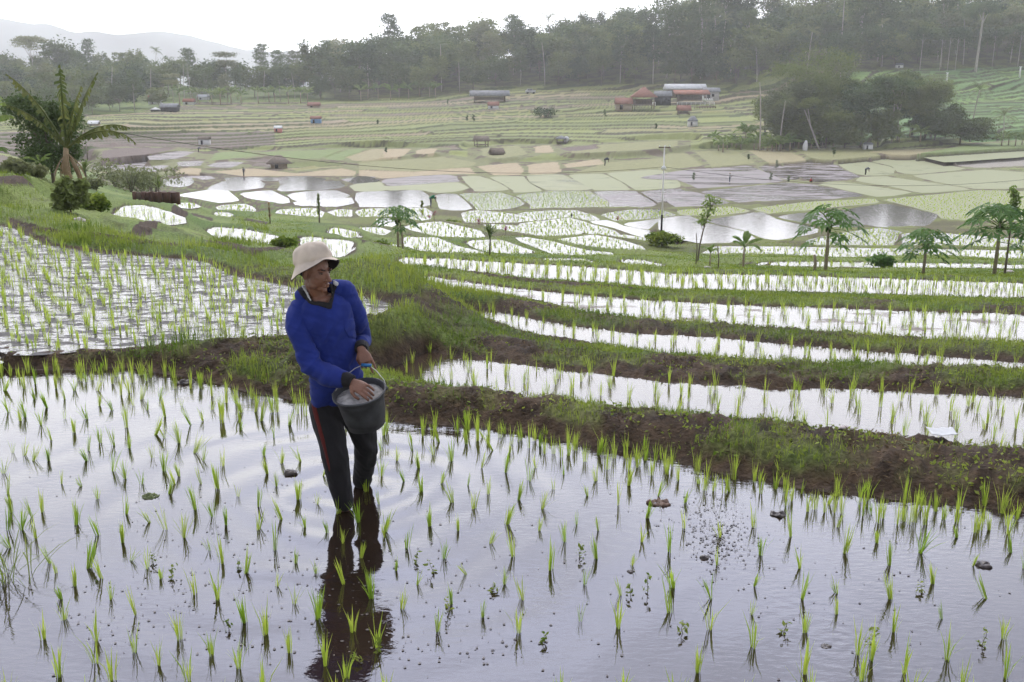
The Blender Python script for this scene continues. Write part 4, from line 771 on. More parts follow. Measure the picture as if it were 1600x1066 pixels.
# trees that stand out in the photograph
put_tree('palm', 690, 143, 1.0, 'coconut palm with long pale trunk left of the long grey shed', i=3)
put_tree('palm', 805, 112, 1.15, 'coconut palm whose crown tops the centre ridge skyline', i=2)
for u, v, s in ((1258, 95, 1.0), (1290, 96, 1.05), (1378, 104, 1.0)): put_tree('palm', u, v, s, 'coconut palm with bright drooping fronds above the dark grove', 'coconut palms above the grove')
put_tree('round', 100, 130, 1.15, 'largest domed tree breaking the left skyline', i=2)
put_tree('umb', 55, 132, 1.0, 'thin pale umbrella tree beside the large domed tree on the left skyline')
put_tree('round', 880, 92, 1.25, 'dark open-crowned tree standing up from the ridge skyline', i=1)
def bare_trunk(u, v, hh, label, lean=0, r=.35):
    p = spot(u, v); T = MB(); T.tube([(lean * f * hh, 0, -.5 + f * (hh + .5)) for f in np.linspace(0, 1, 8)], np.linspace(r, r * .55, 8), 8)
    T.tube([(lean * .75 * hh, 0, hh * .75), (lean * hh + .9, 0, hh * .88), (lean * hh + 2.2, .2, hh * 1.0)], [r * .4, r * .3, r * .12], 6); T.tube([(lean * .8 * hh, 0, hh * .8), (lean * hh - 1.2, 0, hh * .9), (lean * hh - 2.0, .3, hh * 1.03)], [r * .35, r * .25, r * .1], 6)
    g = np.random.default_rng(int(u)); Cw = MB(); Cw.leaves(clumpy(g, 2200, [(lean * hh + g.uniform(-3, 3), g.uniform(-2, 2), hh * g.uniform(.92, 1.12), 2.6, 2.6, 1.5) for _ in range(7)]), .55, g, .4, .6)
    return place('forest_tree', [('crown', Cw.mesh('crown', M_far1)), ('trunk', T.mesh('trunk', M_pale, True))], p, 0, 1, label, 'tall tree')
bare_trunk(1524, 112, 21, 'tall tree with a thick bare grey-white trunk, at the far right edge of the wood', .03, .5)
bare_trunk(1142, 118, 15, 'tree with a slim leaning whitish trunk behind the restaurant, leftmost of the pale pair', -.06)
bare_trunk(1165, 112, 19, 'tree with a straight whitish forked trunk behind the restaurant, right of the pale pair', .02)
for u in (1437, 1468, 1480, 1492, 1550, 1590): bare_trunk(u, 110 if u < 1500 else 104, 12, 'slender pale-trunked tree in the row along the top of the green terraces', .01, .16)['group'] = 'slender trees along the top of the green terraces'
# bananas and scrub along the forest edge
random.seed(5)
for u in list(range(280, 500, 17)) + list(range(565, 700, 15)):
    put_tree('ban', u + random.uniform(-5, 5), np.interp(u, vf_u, vf_v) + random.uniform(0, 4), 1.5 if u < 500 else 1.5, 'pale green banana plant in the row along the foot of the %s' % ('centre-left grove' if u < 520 else 'centre ridge'), 'banana plants along the foot of the %s' % ('centre-left grove' if u < 520 else 'centre ridge'))
print('forest objects', nfor)
fam('ban2', [banana_meshes(280 + i, 1.3 + .3 * i, 3.0, 13, .45, .5, .16) for i in range(3)])
# ---- the grove on the right of the valley floor
gv = {}
def grove(name, u, v, h, cw, ch, kind, m, label, cat, seed, nl=15000, lsz=.46, r=.25, bark=None, nb=8):
    p = spot(u, v); a, b = tree_meshes(seed, h, cw, ch, nl, lsz, kind, m, bark or M_trunk, r, nb)
    return place(name, [('crown', a), ('trunk', b)], (p.x, p.y, p.z - .1), 0, 1, label, cat)
grove('broadleaf_tree', 1225, 224, 16, 12, 12, 'round', M_far3, 'greyish leafy tree at the left end of the grove behind the fields', 'tree', 301)
grove('broadleaf_tree', 1262, 216, 22, 18, 17, 'round', M_far2, 'largest and tallest tree of the grove, pale green and domed', 'tree', 302, 20000, nb=11)
grove('broadleaf_tree', 1290, 226, 11, 11, 9, 'round', M_far2, 'low bright green tree in front of the tallest grove tree', 'tree', 303)
grove('broadleaf_tree', 1345, 222, 16, 17, 11, 'umbrella', M_far1, 'dark flat-layered tree in the middle of the grove above the small white hut', 'tree', 304, 13000, nb=9)
grove('broadleaf_tree', 1372, 223, 9, 10, 8, 'round', M_far2, 'dark low tree just right of the small white hut', 'tree', 305)
grove('broadleaf_tree', 1402, 220, 16, 12, 10, 'umbrella', M_far2, 'yellow-topped airy tree in the right half of the grove', 'tree', 306, 11000, bark=M_pale)
grove('broadleaf_tree', 1445, 216, 15, 11, 11, 'round', M_far2, 'mid green tree at the right end of the grove', 'tree', 307)
grove('broadleaf_tree', 1318, 214, 15, 10, 12, 'round', M_far2, 'olive tree behind the flat-layered grove tree', 'tree', 308)
grove('broadleaf_tree', 1195, 212, 10, 8, 8, 'round', M_far2, 'small green tree behind the banana clump left of the grove', 'tree', 309, 2500)
grove('broadleaf_tree', 1425, 210, 12, 11, 10, 'round', M_far1, 'dark tree at the back of the grove on the right', 'tree', 312)
grove('broadleaf_tree', 1240, 222, 9, 12, 8.5, 'round', M_far2, 'low dark tree between the banana clump and the forked leaning tree', 'tree', 313)
grove('broadleaf_tree', 1320, 224, 8, 11, 7.6, 'round', M_far2, 'low dark tree just left of the small white hut', 'tree', 314)
grove('broadleaf_tree', 1460, 220, 8, 11, 7.6, 'round', M_far2, 'low green tree at the right foot of the grove', 'tree', 315)
grove('broadleaf_tree', 1500, 222, 6, 12, 5.8, 'round', M_far2, 'low spreading tree between the grove and the lone leaning palm', 'tree', 316)
def leaning(u, v, label, l, hh=9, m=None):
    p = spot(u, v); T = MB(); g = np.random.default_rng(int(u)); T.tube([(l * f * hh, 0, -.3 + f * hh) for f in np.linspace(0, 1, 6)], np.linspace(.22, .12, 6), 7); T.tube([(l * .3 * hh, 0, .3 * hh), (l * .4 * hh - .8, .2, .6 * hh), (l * .5 * hh - 1.2, .2, hh)], [.16, .12, .08], 6)
    Cw = MB(); Cw.leaves(clumpy(g, 1500, [(l * hh + g.uniform(-1.6, 1.6), g.uniform(-1, 1), hh * g.uniform(.9, 1.2), 1.6, 1.6, 1.0) for _ in range(5)]), .4, g, .4, .6)
    place('leaning_tree', [('crown', Cw.mesh('crown', M_far2)), ('trunk', T.mesh('trunk', M_pale, True))], p, 0, 1, label, 'tree')
leaning(1281, 229, 'leaning tree with a pale forked bare trunk at the front of the grove', -.45, 9)
leaning(1283, 210, 'second pale leaning trunk just behind the forked one in the grove', -.1, 12)
for i, (u, v, h, lab) in enumerate(((1187, 231, 15, 'coconut palm with a long pale trunk at the left edge of the grove'), (1218, 229, 11, 'thin palm between the left edge palm and the forked leaning tree'), (1310, 214, 15, 'coconut palm rising in the middle of the grove behind the forked tree'), (1455, 215, 12.5, 'coconut palm with grey fronds at the right end of the grove'),
      (1516, 215, 12, 'lone slightly leaning coconut palm on the green terraces right of the grove'), (1568, 210, 6.0, 'short bushy palm beside the right-hand banana thicket'), (1393, 222, 9.5, 'slim palm trunk right of the small white hut'))):
    p = spot(u, v); a, b = palm_meshes(320 + i, h, 3.6 if i != 5 else 4, 16, .06 if i != 4 else -.08); place('coconut_palm', [('crown', a), ('trunk', b)], p, random.uniform(0, 6), 1, lab, 'coconut palm')
random.seed(8)
for (u0, u1, n, v, gr) in ((1116, 1255, 20, 227, 'banana plants in the clump left of the grove'), (1268, 1320, 3, 229, 'banana plants at the front foot of the grove'), (1405, 1470, 4, 219, 'banana plants under the right end of the grove'), (1565, 1640, 7, 231, 'banana plants in the thicket at the right edge')):
    for k in range(n):
        p = spot(u0 + (u1 - u0) * k / n, v + random.uniform(-9, 4)); place('banana_plant', list(zip(('leaves', 'stem'), kinds_f['ban2'][k % 3])), p, random.uniform(0, 6.28), random.uniform(.75, 1.25), 'ragged ' + gr.replace('plants', 'plant'), 'banana plant', gr)
def bush(u, v, r, label, m=None, nl=700, lsz=.3, hgt=.8, name='bush', cat='bush'):
    p = spot(u, v); g = np.random.default_rng(int(u * 7 + v)); Cw = MB(); Cw.leaves(clumpy(g, nl, [(g.uniform(-.5, .5) * r, g.uniform(-.4, .4) * r, r * hgt * g.uniform(.3, .6), r * .5, r * .5, r * hgt * .45) for _ in range(5)]), lsz, g, .3, .6)
    T = MB()
    for k in range(4): T.tube([(0, 0, -.1), (g.uniform(-.3, .3) * r, g.uniform(-.3, .3) * r, r * hgt * .6)], [.03 * r, .01 * r], 5)
    return place(name, [('foliage', Cw.mesh('foliage', m or M_far2)), ('stem', T.mesh('stem', M_trunk))], p, 0, 1, label, cat)
bush(853, 184, 4.2, 'dark round bush alone on the pale terraces right of the long shed', M_far1, 900, .5)
bush(1036, 388, .95, 'dense green bush on the bank at the foot of the utility pole', M_grass, 1500, .18, .8)
bush(1003, 392, .5, 'small green bush just left of the bush at the pole foot', M_grass, 900, .15)
bush(702, 348, 1.1, 'rounded green shrub on the bank right of the papaya tree', M_grass, 1000, .2, .6)
bush(686, 346, 1.0, 'low green shrub touching the rounded shrub right of the papaya', M_grass, 800, .2, .5)
bush(447, 386, .32, 'dark tufted bush on the corner of the bank behind the farmer\'s hat', M_grass, 900, .10)
bush(590, 394, .5, 'grass-green bush on the bank corner left of the papaya trunk', M_grass, 900, .10)
bush(1380, 416, .55, 'round dark green shrub left of the middle papaya on the right bank', M_pap, 700, .14, .9)
for k, (u, v, r) in enumerate(((240, 305, 2.4), (180, 292, 2.2), (205, 300, 2.0), (222, 300, 1.8))): bush(u, v, r, ['grey-green shrub in front of the red-brown fence', 'leafy shrub on the slope left of the fence', 'shrub between the left slope and the fence', 'low shrub at the left end of the fence'][k], M_far3, 900, .22, .9)
# ================================================================== the farmer
def remesh(mb, name, vox, smooth=4, mat_=None):
    me = mb.mesh(name + '_src'); o = bpy.data.objects.new('tmp', me); C.objects.link(o)
    r = o.modifiers.new('r', 'REMESH'); r.mode = 'VOXEL'; r.voxel_size = vox; r.adaptivity = 0
    s_ = o.modifiers.new('s', 'SMOOTH'); s_.factor = .5; s_.iterations = smooth
    dg = bpy.context.evaluated_depsgraph_get(); m2 = bpy.data.meshes.new_from_object(o.evaluated_get(dg)); m2.name = name
    bpy.data.objects.remove(o); bpy.data.meshes.remove(me)
    m2.polygons.foreach_set('use_smooth', np.ones(len(m2.polygons), bool)); m2.materials.clear()
    if mat_: m2.materials.append(mat_)
    return m2
def ellip(mb, c, r, ax=None, n=14):
    th = np.linspace(0, math.pi, n // 2 + 2)[1:-1]; ph = np.arange(n) * 2 * math.pi / n
    v = [(math.sin(t_) * math.cos(p), math.sin(t_) * math.sin(p), math.cos(t_)) for t_ in th for p in ph] + [(0, 0, 1), (0, 0, -1)]
    v = np.array(v) * np.array(r)
    if ax is not None: v = v @ np.array(ax)
    m = len(th); f = [[i * n + k, (i + 1) * n + k, (i + 1) * n + (k + 1) % n, i * n + (k + 1) % n] for i in range(m - 1) for k in range(n)]
    t3 = [[k, (k + 1) % n, m * n] for k in range(n)] + [[(m - 1) * n + (k + 1) % n, (m - 1) * n + k, m * n + 1] for k in range(n)]
    mb.add(v + np.array(c), [f, t3])
def limb(mb, pts, rad, n=14):
    """smoothly interpolated tapered limb with rounded ends"""
    pts = np.array(pts, float); rad = np.array(rad, float); m = len(pts); t0 = np.arange(m); t1 = np.linspace(0, m - 1, (m - 1) * 6 + 1)
    def cr(a):
        o_ = []
        for t_ in t1:
            i = min(int(t_), m - 2); f = t_ - i; p0, p1, p2, p3 = a[max(i - 1, 0)], a[i], a[i + 1], a[min(i + 2, m - 1)]
            o_.append(.5 * ((2 * p1) + (-p0 + p2) * f + (2 * p0 - 5 * p1 + 4 * p2 - p3) * f * f + (-p0 + 3 * p1 - 3 * p2 + p3) * f ** 3))
        return np.array(o_)
    P2, R2 = cr(pts), cr(rad); mb.tube(P2, R2, n); ellip(mb, P2[0], [R2[0]] * 3); ellip(mb, P2[-1], [R2[-1]] * 3)
def loft(mb, secs, sx, fy, n=28):
    """secs: (centre, half width, half depth); sx side axis, fy front axis"""
    th = np.arange(n) * 2 * math.pi / n; co = []
    for c_, a, b in secs:
        cs = np.sign(np.cos(th)) * np.abs(np.cos(th)) ** .85; sn = np.sign(np.sin(th)) * np.abs(np.sin(th)) ** .85
        co.append(np.array(c_) + cs[:, None] * a * sx + sn[:, None] * b * fy)
    m = len(secs); co = np.vstack(co + [np.array([secs[0][0]]), np.array([secs[-1][0]])]); L = m * n
    f = [[i * n + k, i * n + (k + 1) % n, (i + 1) * n + (k + 1) % n, (i + 1) * n + k] for i in range(m - 1) for k in range(n)]
    mb.add(co, [f, [[(k + 1) % n, k, L] for k in range(n)] + [[(m - 1) * n + k, (m - 1) * n + (k + 1) % n, L + 1] for k in range(n)]])
J = lambda u, v, Y: at_y(u, v, Y)
tors = [(530,634,5.50,.136,.10),(529,622,5.50,.143,.106),(527,600,5.49,.144,.106),(523,570,5.49,.132,.100),(517,540,5.485,.137,.104),(509,512,5.465,.153,.113),(506,492,5.46,.154,.108),(505,478,5.46,.145,.096),(504,468,5.46,.110,.080),(501,461,5.46,.075,.066)]
SX = J(552, 468, 5.52) - J(462, 486, 5.41); SX /= np.linalg.norm(SX); FY = np.cross(SX, [0, 0, 1]); FY /= np.linalg.norm(FY)
armR = [J(470,486,5.44), J(464,508,5.38), J(475,542,5.33), J(491,574,5.31), J(519,588,5.25), J(546,595,5.20)]
armL = [J(538,456,5.51), J(555,490,5.56), J(563,512,5.63), J(566,529,5.66), J(565,537,5.55), J(565,545,5.44)]
legR = [J(509,636,5.49), J(513,662,5.44), J(523,703,5.37), J(529,745,5.355), J(537,785,5.355), J(539,806,5.36)]
legL = [J(549,636,5.54), J(565,668,5.52), J(571,700,5.53), J(570,728,5.62), J(566,750,5.71), J(563,768,5.77)]
# --- body: one continuous skin
B = MB()
loft(B, [(J(u, v, Y), a - .016, b - .014) for u, v, Y, a, b in tors], SX, FY)
limb(B, armR, [.050,.046,.042,.037,.032,.024]); limb(B, armL, [.046,.042,.038,.035,.030,.023])
limb(B, legR, [.080,.072,.052,.047,.036,.034]); limb(B, legL, [.080,.070,.050,.045,.034,.032])
YAW = R(57); hf = np.array([math.sin(YAW), -math.cos(YAW), -.05]); hf /= np.linalg.norm(hf); hs_ = np.cross(hf, [0, 0, 1]); hs_ /= np.linalg.norm(hs_); hu = np.cross(hs_, hf)
HC = J(492, 425, 5.42); AX = np.array([hs_, hf, hu])      # rows: side, forward, up
hp = lambda x, y, z: HC + x * hs_ + y * hf + z * hu
limb(B, [J(501,476,5.47), J(499,462,5.455), hp(0, -.012, -.06)], [.062,.052,.050])
ellip(B, J(500,470,5.43), (.06,.045,.035))
ellip(B, hp(0, -.012, .030), (.073, .092, .088), AX, 20)               # skull
ellip(B, hp(0, .030, -.020), (.060, .061, .078), AX, 18)               # face
ellip(B, hp(0, .046, -.078), (.034, .034, .026), AX)                   # jaw
ellip(B, hp(0, .068, -.094), (.017, .016, .014), AX)                   # chin
for s in (-1, 1):
    ellip(B, hp(s * .039, .050, -.016), (.020, .020, .018), AX)         # cheekbone
    ellip(B, hp(s * .036, .018, -.064), (.020, .040, .022), AX)         # jaw line
    ellip(B, hp(s * .030, .076, .022), (.022, .014, .008), AX)          # brow
    ellip(B, hp(s * .076, -.004, -.006), (.007, .018, .030), AX)        # ear
    ellip(B, hp(s * .013, .098, -.034), (.008, .010, .007), AX)         # nostril wing
limb(B, [hp(0, .080, .016), hp(0, .097, -.010), hp(0, .110, -.030)], [.0085, .0095, .0125])
ellip(B, hp(0, .088, -.056), (.021, .012, .0065), AX); ellip(B, hp(0, .084, -.069), (.020, .013, .0075), AX)   # lips
def hand(mb, wrist, knuck, back, thumb_side, fingers, thumb, wid=.040):
    """palm from wrist to knuckles; fingers: list of 4 lists of joint offsets (forward, back, side) from their knuckle"""
    w_, k_ = np.array(wrist), np.array(knuck); d = k_ - w_; L = np.linalg.norm(d); d /= L; b = np.array(back, float); b -= d * np.dot(b, d); b /= np.linalg.norm(b); s = np.cross(d, b) * thumb_side
    secs = [(w_ - d * .02, .024, .019), (w_ + d * .1 * L, .026, .018), (w_ + d * .5 * L, .037, .015), (w_ + d * .9 * L, wid, .013), (k_ + d * .006, wid - .004, .010)]
    loft(mb, secs, s, b, 16)
    tips = []
    for i, chain in enumerate(fingers):
        off = (1.5 - i) * .0195; p = k_ + s * off - d * (.004 + .004 * abs(1.3 - i)); pts_ = [p - d * .025, p]
        for fo, ba, si in chain: p = p + d * fo + b * ba + s * si; pts_.append(p)
        mb.tube(pts_, np.linspace(.0098, .0070, len(pts_)), 9)
        for q, r_ in zip(pts_[1:], np.linspace(.0105, .0072, len(pts_) - 1)): ellip(mb, q, [r_] * 3, None, 8)
        tips.append(pts_)
    p = w_ + d * .022 + s * .026; pts_ = [w_ + d * .012 + s * .012, p]
    for fo, ba, si in thumb: p = p + d * fo + b * ba + s * si; pts_.append(p)
    mb.tube(pts_, np.linspace(.0135, .0085, len(pts_)), 9)
    for q, r_ in zip(pts_[1:], np.linspace(.0130, .0088, len(pts_) - 1)): ellip(mb, q, [r_] * 3, None, 8)
    tips.append(pts_); return tips
RC = J(561, 612, 5.195); BUP = np.array([-.13, -.25, 1.0]); BUP /= np.linalg.norm(BUP); BX = np.cross([0, 1., 0], BUP); BX /= np.linalg.norm(BX); BY = np.cross(BUP, BX)
wR = J(549, 597, 5.195); kR = J(566, 607, 5.155)
hand(B, wR, wR + (kR - wR) / np.linalg.norm(kR - wR) * .082, (.05, -.75, .75), 1, [[(.032, -.004, .003), (.022, -.009, 0), (.015, -.012, 0)], [(.035, -.006, .001), (.023, -.012, 0), (.014, -.014, 0)], [(.032, -.008, -.002), (.020, -.014, -.001), (.012, -.014, 0)], [(.025, -.009, -.006), (.015, -.012, -.002), (.010, -.011, 0)]], [(.022, -.008, .022), (.024, -.014, .006), (.016, -.012, -.004)])
wL = J(565, 547, 5.42); kL = J(574, 568, 5.37)
GRIP = J(571, 571, 5.335)
hand(B, wL, wL + (kL - wL) / np.linalg.norm(kL - wL) * .078, (.25, -.95, .2), 1, [[(.016, -.018, .003), (-.004, -.026, 0), (-.018, -.008, 0)], [(.020, -.018, .002), (-.002, -.026, 0), (-.018, -.008, 0)], [(.032, -.008, 0), (.024, -.006, 0), (.016, -.008, 0)], [(.028, -.004, -.003), (.020, -.006, 0), (.014, -.006, 0)]], [(.020, -.010, .014), (.022, -.016, -.004), (.014, -.010, -.010)])
# feet, under and at the water
for ank, hd in ((legR[-1], (.25, -.97, 0)), (legL[-1], (.35, -.93, 0))):
    hd = np.array(hd) / np.linalg.norm(hd); a0 = np.array([ank[0], ank[1], -.03]); limb(B, [a0 - hd * .03, a0 + hd * .06 + [0, 0, -.02], a0 + hd * .16 + [0, 0, -.045]], [.034, .034, .024])
def skin_mat():
    m, t = mat('skin'); tc_ = N(t, 'ShaderNodeTexCoord'); n = N(t, 'ShaderNodeTexNoise'); n.inputs['Scale'].default_value = 28; n.inputs['Detail'].default_value = 5; t.links.new(tc_.outputs['Object'], n.inputs['Vector'])
    n2_ = N(t, 'ShaderNodeTexNoise'); n2_.inputs['Scale'].default_value = 170; n2_.inputs['Detail'].default_value = 3; t.links.new(tc_.outputs['Object'], n2_.inputs['Vector'])
    r = N(t, 'ShaderNodeMix', data_type='RGBA'); r.inputs[6].default_value = (.10, .041, .021, 1); r.inputs[7].default_value = (.215, .094, .050, 1); t.links.new(n.outputs['Fac'], r.inputs[0])
    p = N(t, 'ShaderNodeBsdfPrincipled'); p.inputs['Roughness'].default_value = .46; t.links.new(r.outputs[2], p.inputs['Base Color']); p.inputs['Subsurface Weight'].default_value = .08; p.inputs['Subsurface Radius'].default_value = (.01, .004, .002)
    bp = N(t, 'ShaderNodeBump'); bp.inputs['Strength'].default_value = .5; bp.inputs['Distance'].default_value = .004; t.links.new(n2_.outputs['Fac'], bp.inputs['Height']); t.links.new(bp.outputs[0], p.inputs['Normal']); out(t, p.outputs[0]); return m
M_skin = skin_mat()
def cloth(name, c, wscale=60, rough=.85, var=.18, sheen=.05):
    m = plain(name, c, rough, 9, var, .004, .15); p = [n for n in m.node_tree.nodes if n.type == 'BSDF_PRINCIPLED'][0]; p.inputs['Sheen Weight'].default_value = sheen; return m
M_blue = cloth('blue_jersey', (.013, .025, .150)); M_blk = cloth('black_cloth', (.014, .013, .014), var=.35, sheen=.08); M_rib = cloth('black_ribbing', (.016, .015, .015)); M_white = cloth('white_trim', (.42, .42, .41))
M_red = M_red; M_strip = cloth('red_stripe', (.085, .013, .010)); M_hat = cloth('cream_cotton', (.45, .385, .31), var=.2, sheen=.05); M_brim = cloth('dark_cloth', (.022, .018, .014))
me = remesh(B, 'body', .0036, 3, M_skin)
man = link('person', me); tag(man, 'farmer in blue jersey, black trousers and cream bucket hat wading in the front field', 'person')
def vdisp(me, fn):
    n = len(me.vertices); co = np.empty(n * 3, np.float32); me.vertices.foreach_get('co', co); nr = np.empty(n * 3, np.float32); me.vertices.foreach_get('normal', nr)
    co = co.reshape(-1, 3); nr = nr.reshape(-1, 3); co += nr * fn(co)[:, None]; me.vertices.foreach_set('co', co.ravel()); me.update(); return co
def proj(co):
    x, y, z = co[:, 0], co[:, 1], co[:, 2] - H; f = y * CP - z * SP; up_ = y * SP + z * CP; return np.stack([800 + F * x / f, 533 - F * up_ / f], -1)
def ridg(a, b, s): return 1 - np.abs(2 * fbm(a, b, s, 3) - 1) * 2
# --- shirt
S = MB()
loft(S, [(J(u, v, Y), a, b) for u, v, Y, a, b in tors[1:]] + [(J(500,452,5.462), .066, .062), (J(499,443,5.465), .062, .060)], SX, FY)
ell_ = lambda c_, r: ellip(S, c_, r)
sR = armR[:-1] + [armR[-2] * .45 + armR[-1] * .55]; sL = armL[:-1] + [armL[-2] * .5 + armL[-1] * .5]
limb(S, sR, [.064,.058,.051,.048,.044,.039]); limb(S, sL, [.058,.053,.048,.046,.040,.036])
ellip(S, J(480,474,5.45), (.055,.05,.045)); ellip(S, J(529,452,5.50), (.062,.05,.052)); ellip(S, J(517,449,5.51), (.04,.035,.035)); ellip(S, J(478,462,5.46), (.055,.05,.045))
ms_ = remesh(S, 'shirt', .0050, 5, M_blue)
def sh_w(co):
    x, y, z = co.T; r1 = ridg((x * .8 - z * .5) * 15 + y * 5, (x * .5 + z * .8) * 3.2, 5); r2 = ridg(z * 26 + x * 9, x * 5 + y * 7, 8)
    uv = proj(co); arm = np.exp(-(((uv[:, 0] - 487) / 26) ** 2 + ((uv[:, 1] - 572) / 26) ** 2)) + np.exp(-(((uv[:, 0] - 566) / 12) ** 2 + ((uv[:, 1] - 525) / 22) ** 2))
    low = sstep(520, 600, uv[:, 1])
    r3 = ridg(x * 17 + z * 4, z * 2.6, 44); tor = sstep(470, 500, uv[:, 0]) * sstep(490, 540, uv[:, 1]); return r3 * .0045 * tor + r1 * (.008 + .008 * low) + r2 * (.009 * arm + .003)
co = vdisp(ms_, sh_w)
def patch(me, polys, off, name, mat_, parent, front=True, delete=None, ymax=9):
    """faces of a garment under traced outlines become a separate panel lying proud of it"""
    n = len(me.vertices); co = np.empty(n * 3, np.float32); me.vertices.foreach_get('co', co); co = co.reshape(-1, 3); nr = np.empty(n * 3, np.float32); me.vertices.foreach_get('normal', nr); nr = nr.reshape(-1, 3)
    uv = proj(co); view = co - np.array([0, 0, H]); face = (nr * view).sum(1) < 0.02
    ins = np.zeros(n, bool)
    for p in polys: ins |= inside(uv[:, 0], uv[:, 1], np.array(p, float))
    ins &= face & (co[:, 1] < ymax)
    q = np.empty(len(me.polygons) * 4, np.int32); me.polygons.foreach_get('vertices', q); q = q.reshape(-1, 4); sel = ins[q].sum(1) >= 3; q = q[sel]
    used = np.unique(q); mp_ = np.full(n, -1); mp_[used] = np.arange(len(used)); c2 = co[used] + nr[used] * off
    qq = mp_[q]; ee = np.sort(np.concatenate([qq[:, [0, 1]], qq[:, [1, 2]], qq[:, [2, 3]], qq[:, [3, 0]]]), 1); ue, ct = np.unique(ee, axis=0, return_counts=True); be = ue[ct == 1]
    for _ in range(7):                                             # even out the hem of the panel
        acc = np.zeros_like(c2); cn_ = np.zeros(len(c2)); np.add.at(acc, be[:, 0], c2[be[:, 1]]); np.add.at(acc, be[:, 1], c2[be[:, 0]]); np.add.at(cn_, be[:, 0], 1); np.add.at(cn_, be[:, 1], 1)
        b_ = cn_ > 0; c2[b_] = .5 * c2[b_] + .5 * acc[b_] / cn_[b_][:, None]
    m2 = npmesh(name, c2, [mp_[q]], smooth=True); o = link(name, m2, mat_, parent)
    sm = o.modifiers.new('solid', 'SOLIDIFY'); sm.thickness = off * .9; sm.offset = -1
    return sel
def cut(me, polys):
    import bmesh
    bm = bmesh.new(); bm.from_mesh(me); bm.verts.ensure_lookup_table(); co = np.array([v.co[:] for v in bm.verts]); nr = np.array([v.normal[:] for v in bm.verts]); uv = proj(co); face = (nr * (co - np.array([0, 0, H]))).sum(1) < 0
    ins = np.zeros(len(co), bool)
    for p in polys: ins |= inside(uv[:, 0], uv[:, 1], np.array(p, float))
    ins &= face; bmesh.ops.delete(bm, geom=[v for v, k in zip(bm.verts, ins) if k], context='VERTS'); bm.to_mesh(me); bm.free()
SKIN = [(463,426),(470,438),(474,452),(482,464),(489,471),(514,473),(519,464),(516,450),(514,440),(520,430)]
patch(ms_, [[(464,453),(468,440),(472,438),(475,450),(482,462),(489,470),(514,472),(518,462),(514,442),(528,448),(524,453),(522,463),(518,485),(500,479),(485,476),(474,466)]], .0035, 'collar', M_rib, man)
patch(ms_, [[(470,437),(472.6,440),(479,452),(484,464),(488,471),(485,471),(479,461),(471.5,449)], [(520,438),(530,443),(528,449),(520,444)]], .0060, 'collar_trim', M_white, man)
patch(ms_, [[(536,498),(557,498),(559,529),(545,528),(537,514)]], .0030, 'pocket', M_blue, man)
cut(ms_, [SKIN]); cut(bpy.data.objects['collar'].data, [[(470,436),(474,449),(482,461),(490,470),(513,472),(518,463),(515,449),(512,438)]])
sh = link('shirt', ms_, None, man)
def cuff(pts_, r, name='cuff'):
    T = MB(); T.tube(pts_, r, 20); o = link(name, remesh(T, name, .004, 3, M_rib), None, man); vdisp(o.data, lambda c_: .0012 * np.sin(c_[:, 0] * 900 + c_[:, 2] * 500))
d1 = armR[-1] - armR[-2]; d1 /= np.linalg.norm(d1); cuff([armR[-1] - d1 * .050, armR[-1] - d1 * .015, armR[-1] + d1 * .022], [.046, .043, .035])
d2 = armL[-1] - armL[-2]; d2 /= np.linalg.norm(d2); cuff([armL[-1] - d2 * .050, armL[-1] - d2 * .01, armL[-1] + d2 * .022], [.043, .040, .033])
# --- trousers
T = MB()
loft(T, [(J(530,615,5.50),.138,.10),(J(529,632,5.505),.142,.108),(J(529,648,5.51),.135,.105),(J(529,658,5.51),.115,.09)], SX, FY)
limb(T, legR[:-1], [.090,.083,.069,.062,.052]); limb(T, legL[:-1], [.086,.076,.062,.055,.054])
mt_ = remesh(T, 'trousers', .0055, 8, M_blk)
def tr_w(co):
    x, y, z = co.T; uv = proj(co); kn = np.exp(-((uv[:, 1] - 712) / 30) ** 2); return ridg(z * 9 + x * 12, x * 4 + y * 5, 15) * (.004 + .007 * kn) + ridg(z * 3, x * 14 + y * 9, 19) * .006
vdisp(mt_, tr_w); tro = link('trousers', mt_, None, man)
patch(mt_, [[(486,622),(491,622),(498,650),(508,690),(516,728),(516,742),(513,732),(506,704),(496,668),(488,640)]], .0022, 'side_stripe', M_strip, man)
# --- eyes, moustache shadow, hat
M_eye = plain('eye_white', (.13, .10, .08), .25, 5, .05); M_iris = plain('iris', (.02, .012, .008), .15, 5, .05); M_hair = plain('short_hair', (.012, .011, .011), .8, 60, .5, .003)
for s in (-1, 1):
    E = MB(); ellip(E, hp(s * .030, .0745, .006), (.0125, .010, .0048), AX); e = link('eye', E.mesh('eye', M_eye, True), None, man)
    I = MB(); ellip(I, hp(s * .030 + .002, .0825, .005), (.0052, .0035, .0042), AX, 10); link('iris', I.mesh('iris', M_iris, True), None, e)
    Bw = MB(); limb(Bw, [hp(s * .014, .090, .022), hp(s * .030, .089, .027), hp(s * .046, .078, .022)], [.003, .0038, .002], 6); link('eyebrow', Bw.mesh('eyebrow', M_hair, True), None, man)
Hh = MB(); ellip(Hh, hp(0, -.034, .024), (.0745, .074, .070), AX, 20); hm = Hh.mesh('hair', M_hair, True); link('hair', hm, None, man)
cut_ = None
tl = R(19); hfwd = hf * math.cos(tl) + hu * math.sin(tl); hup = -hf * math.sin(tl) + hu * math.cos(tl); HX, HY, HZ = hs_, hfwd, hup; HO = hp(0, -.012, .058)
pr_ = [(.142, -.062), (.135, -.050), (.123, -.033), (.109, -.015), (.1020, -.002), (.1045, .006), (.1052, .022), (.102, .046), (.094, .068), (.079, .085), (.058, .096), (.032, .101), (.012, .102)]
nb_ = 64; HV = []; g_ = np.random.default_rng(3)
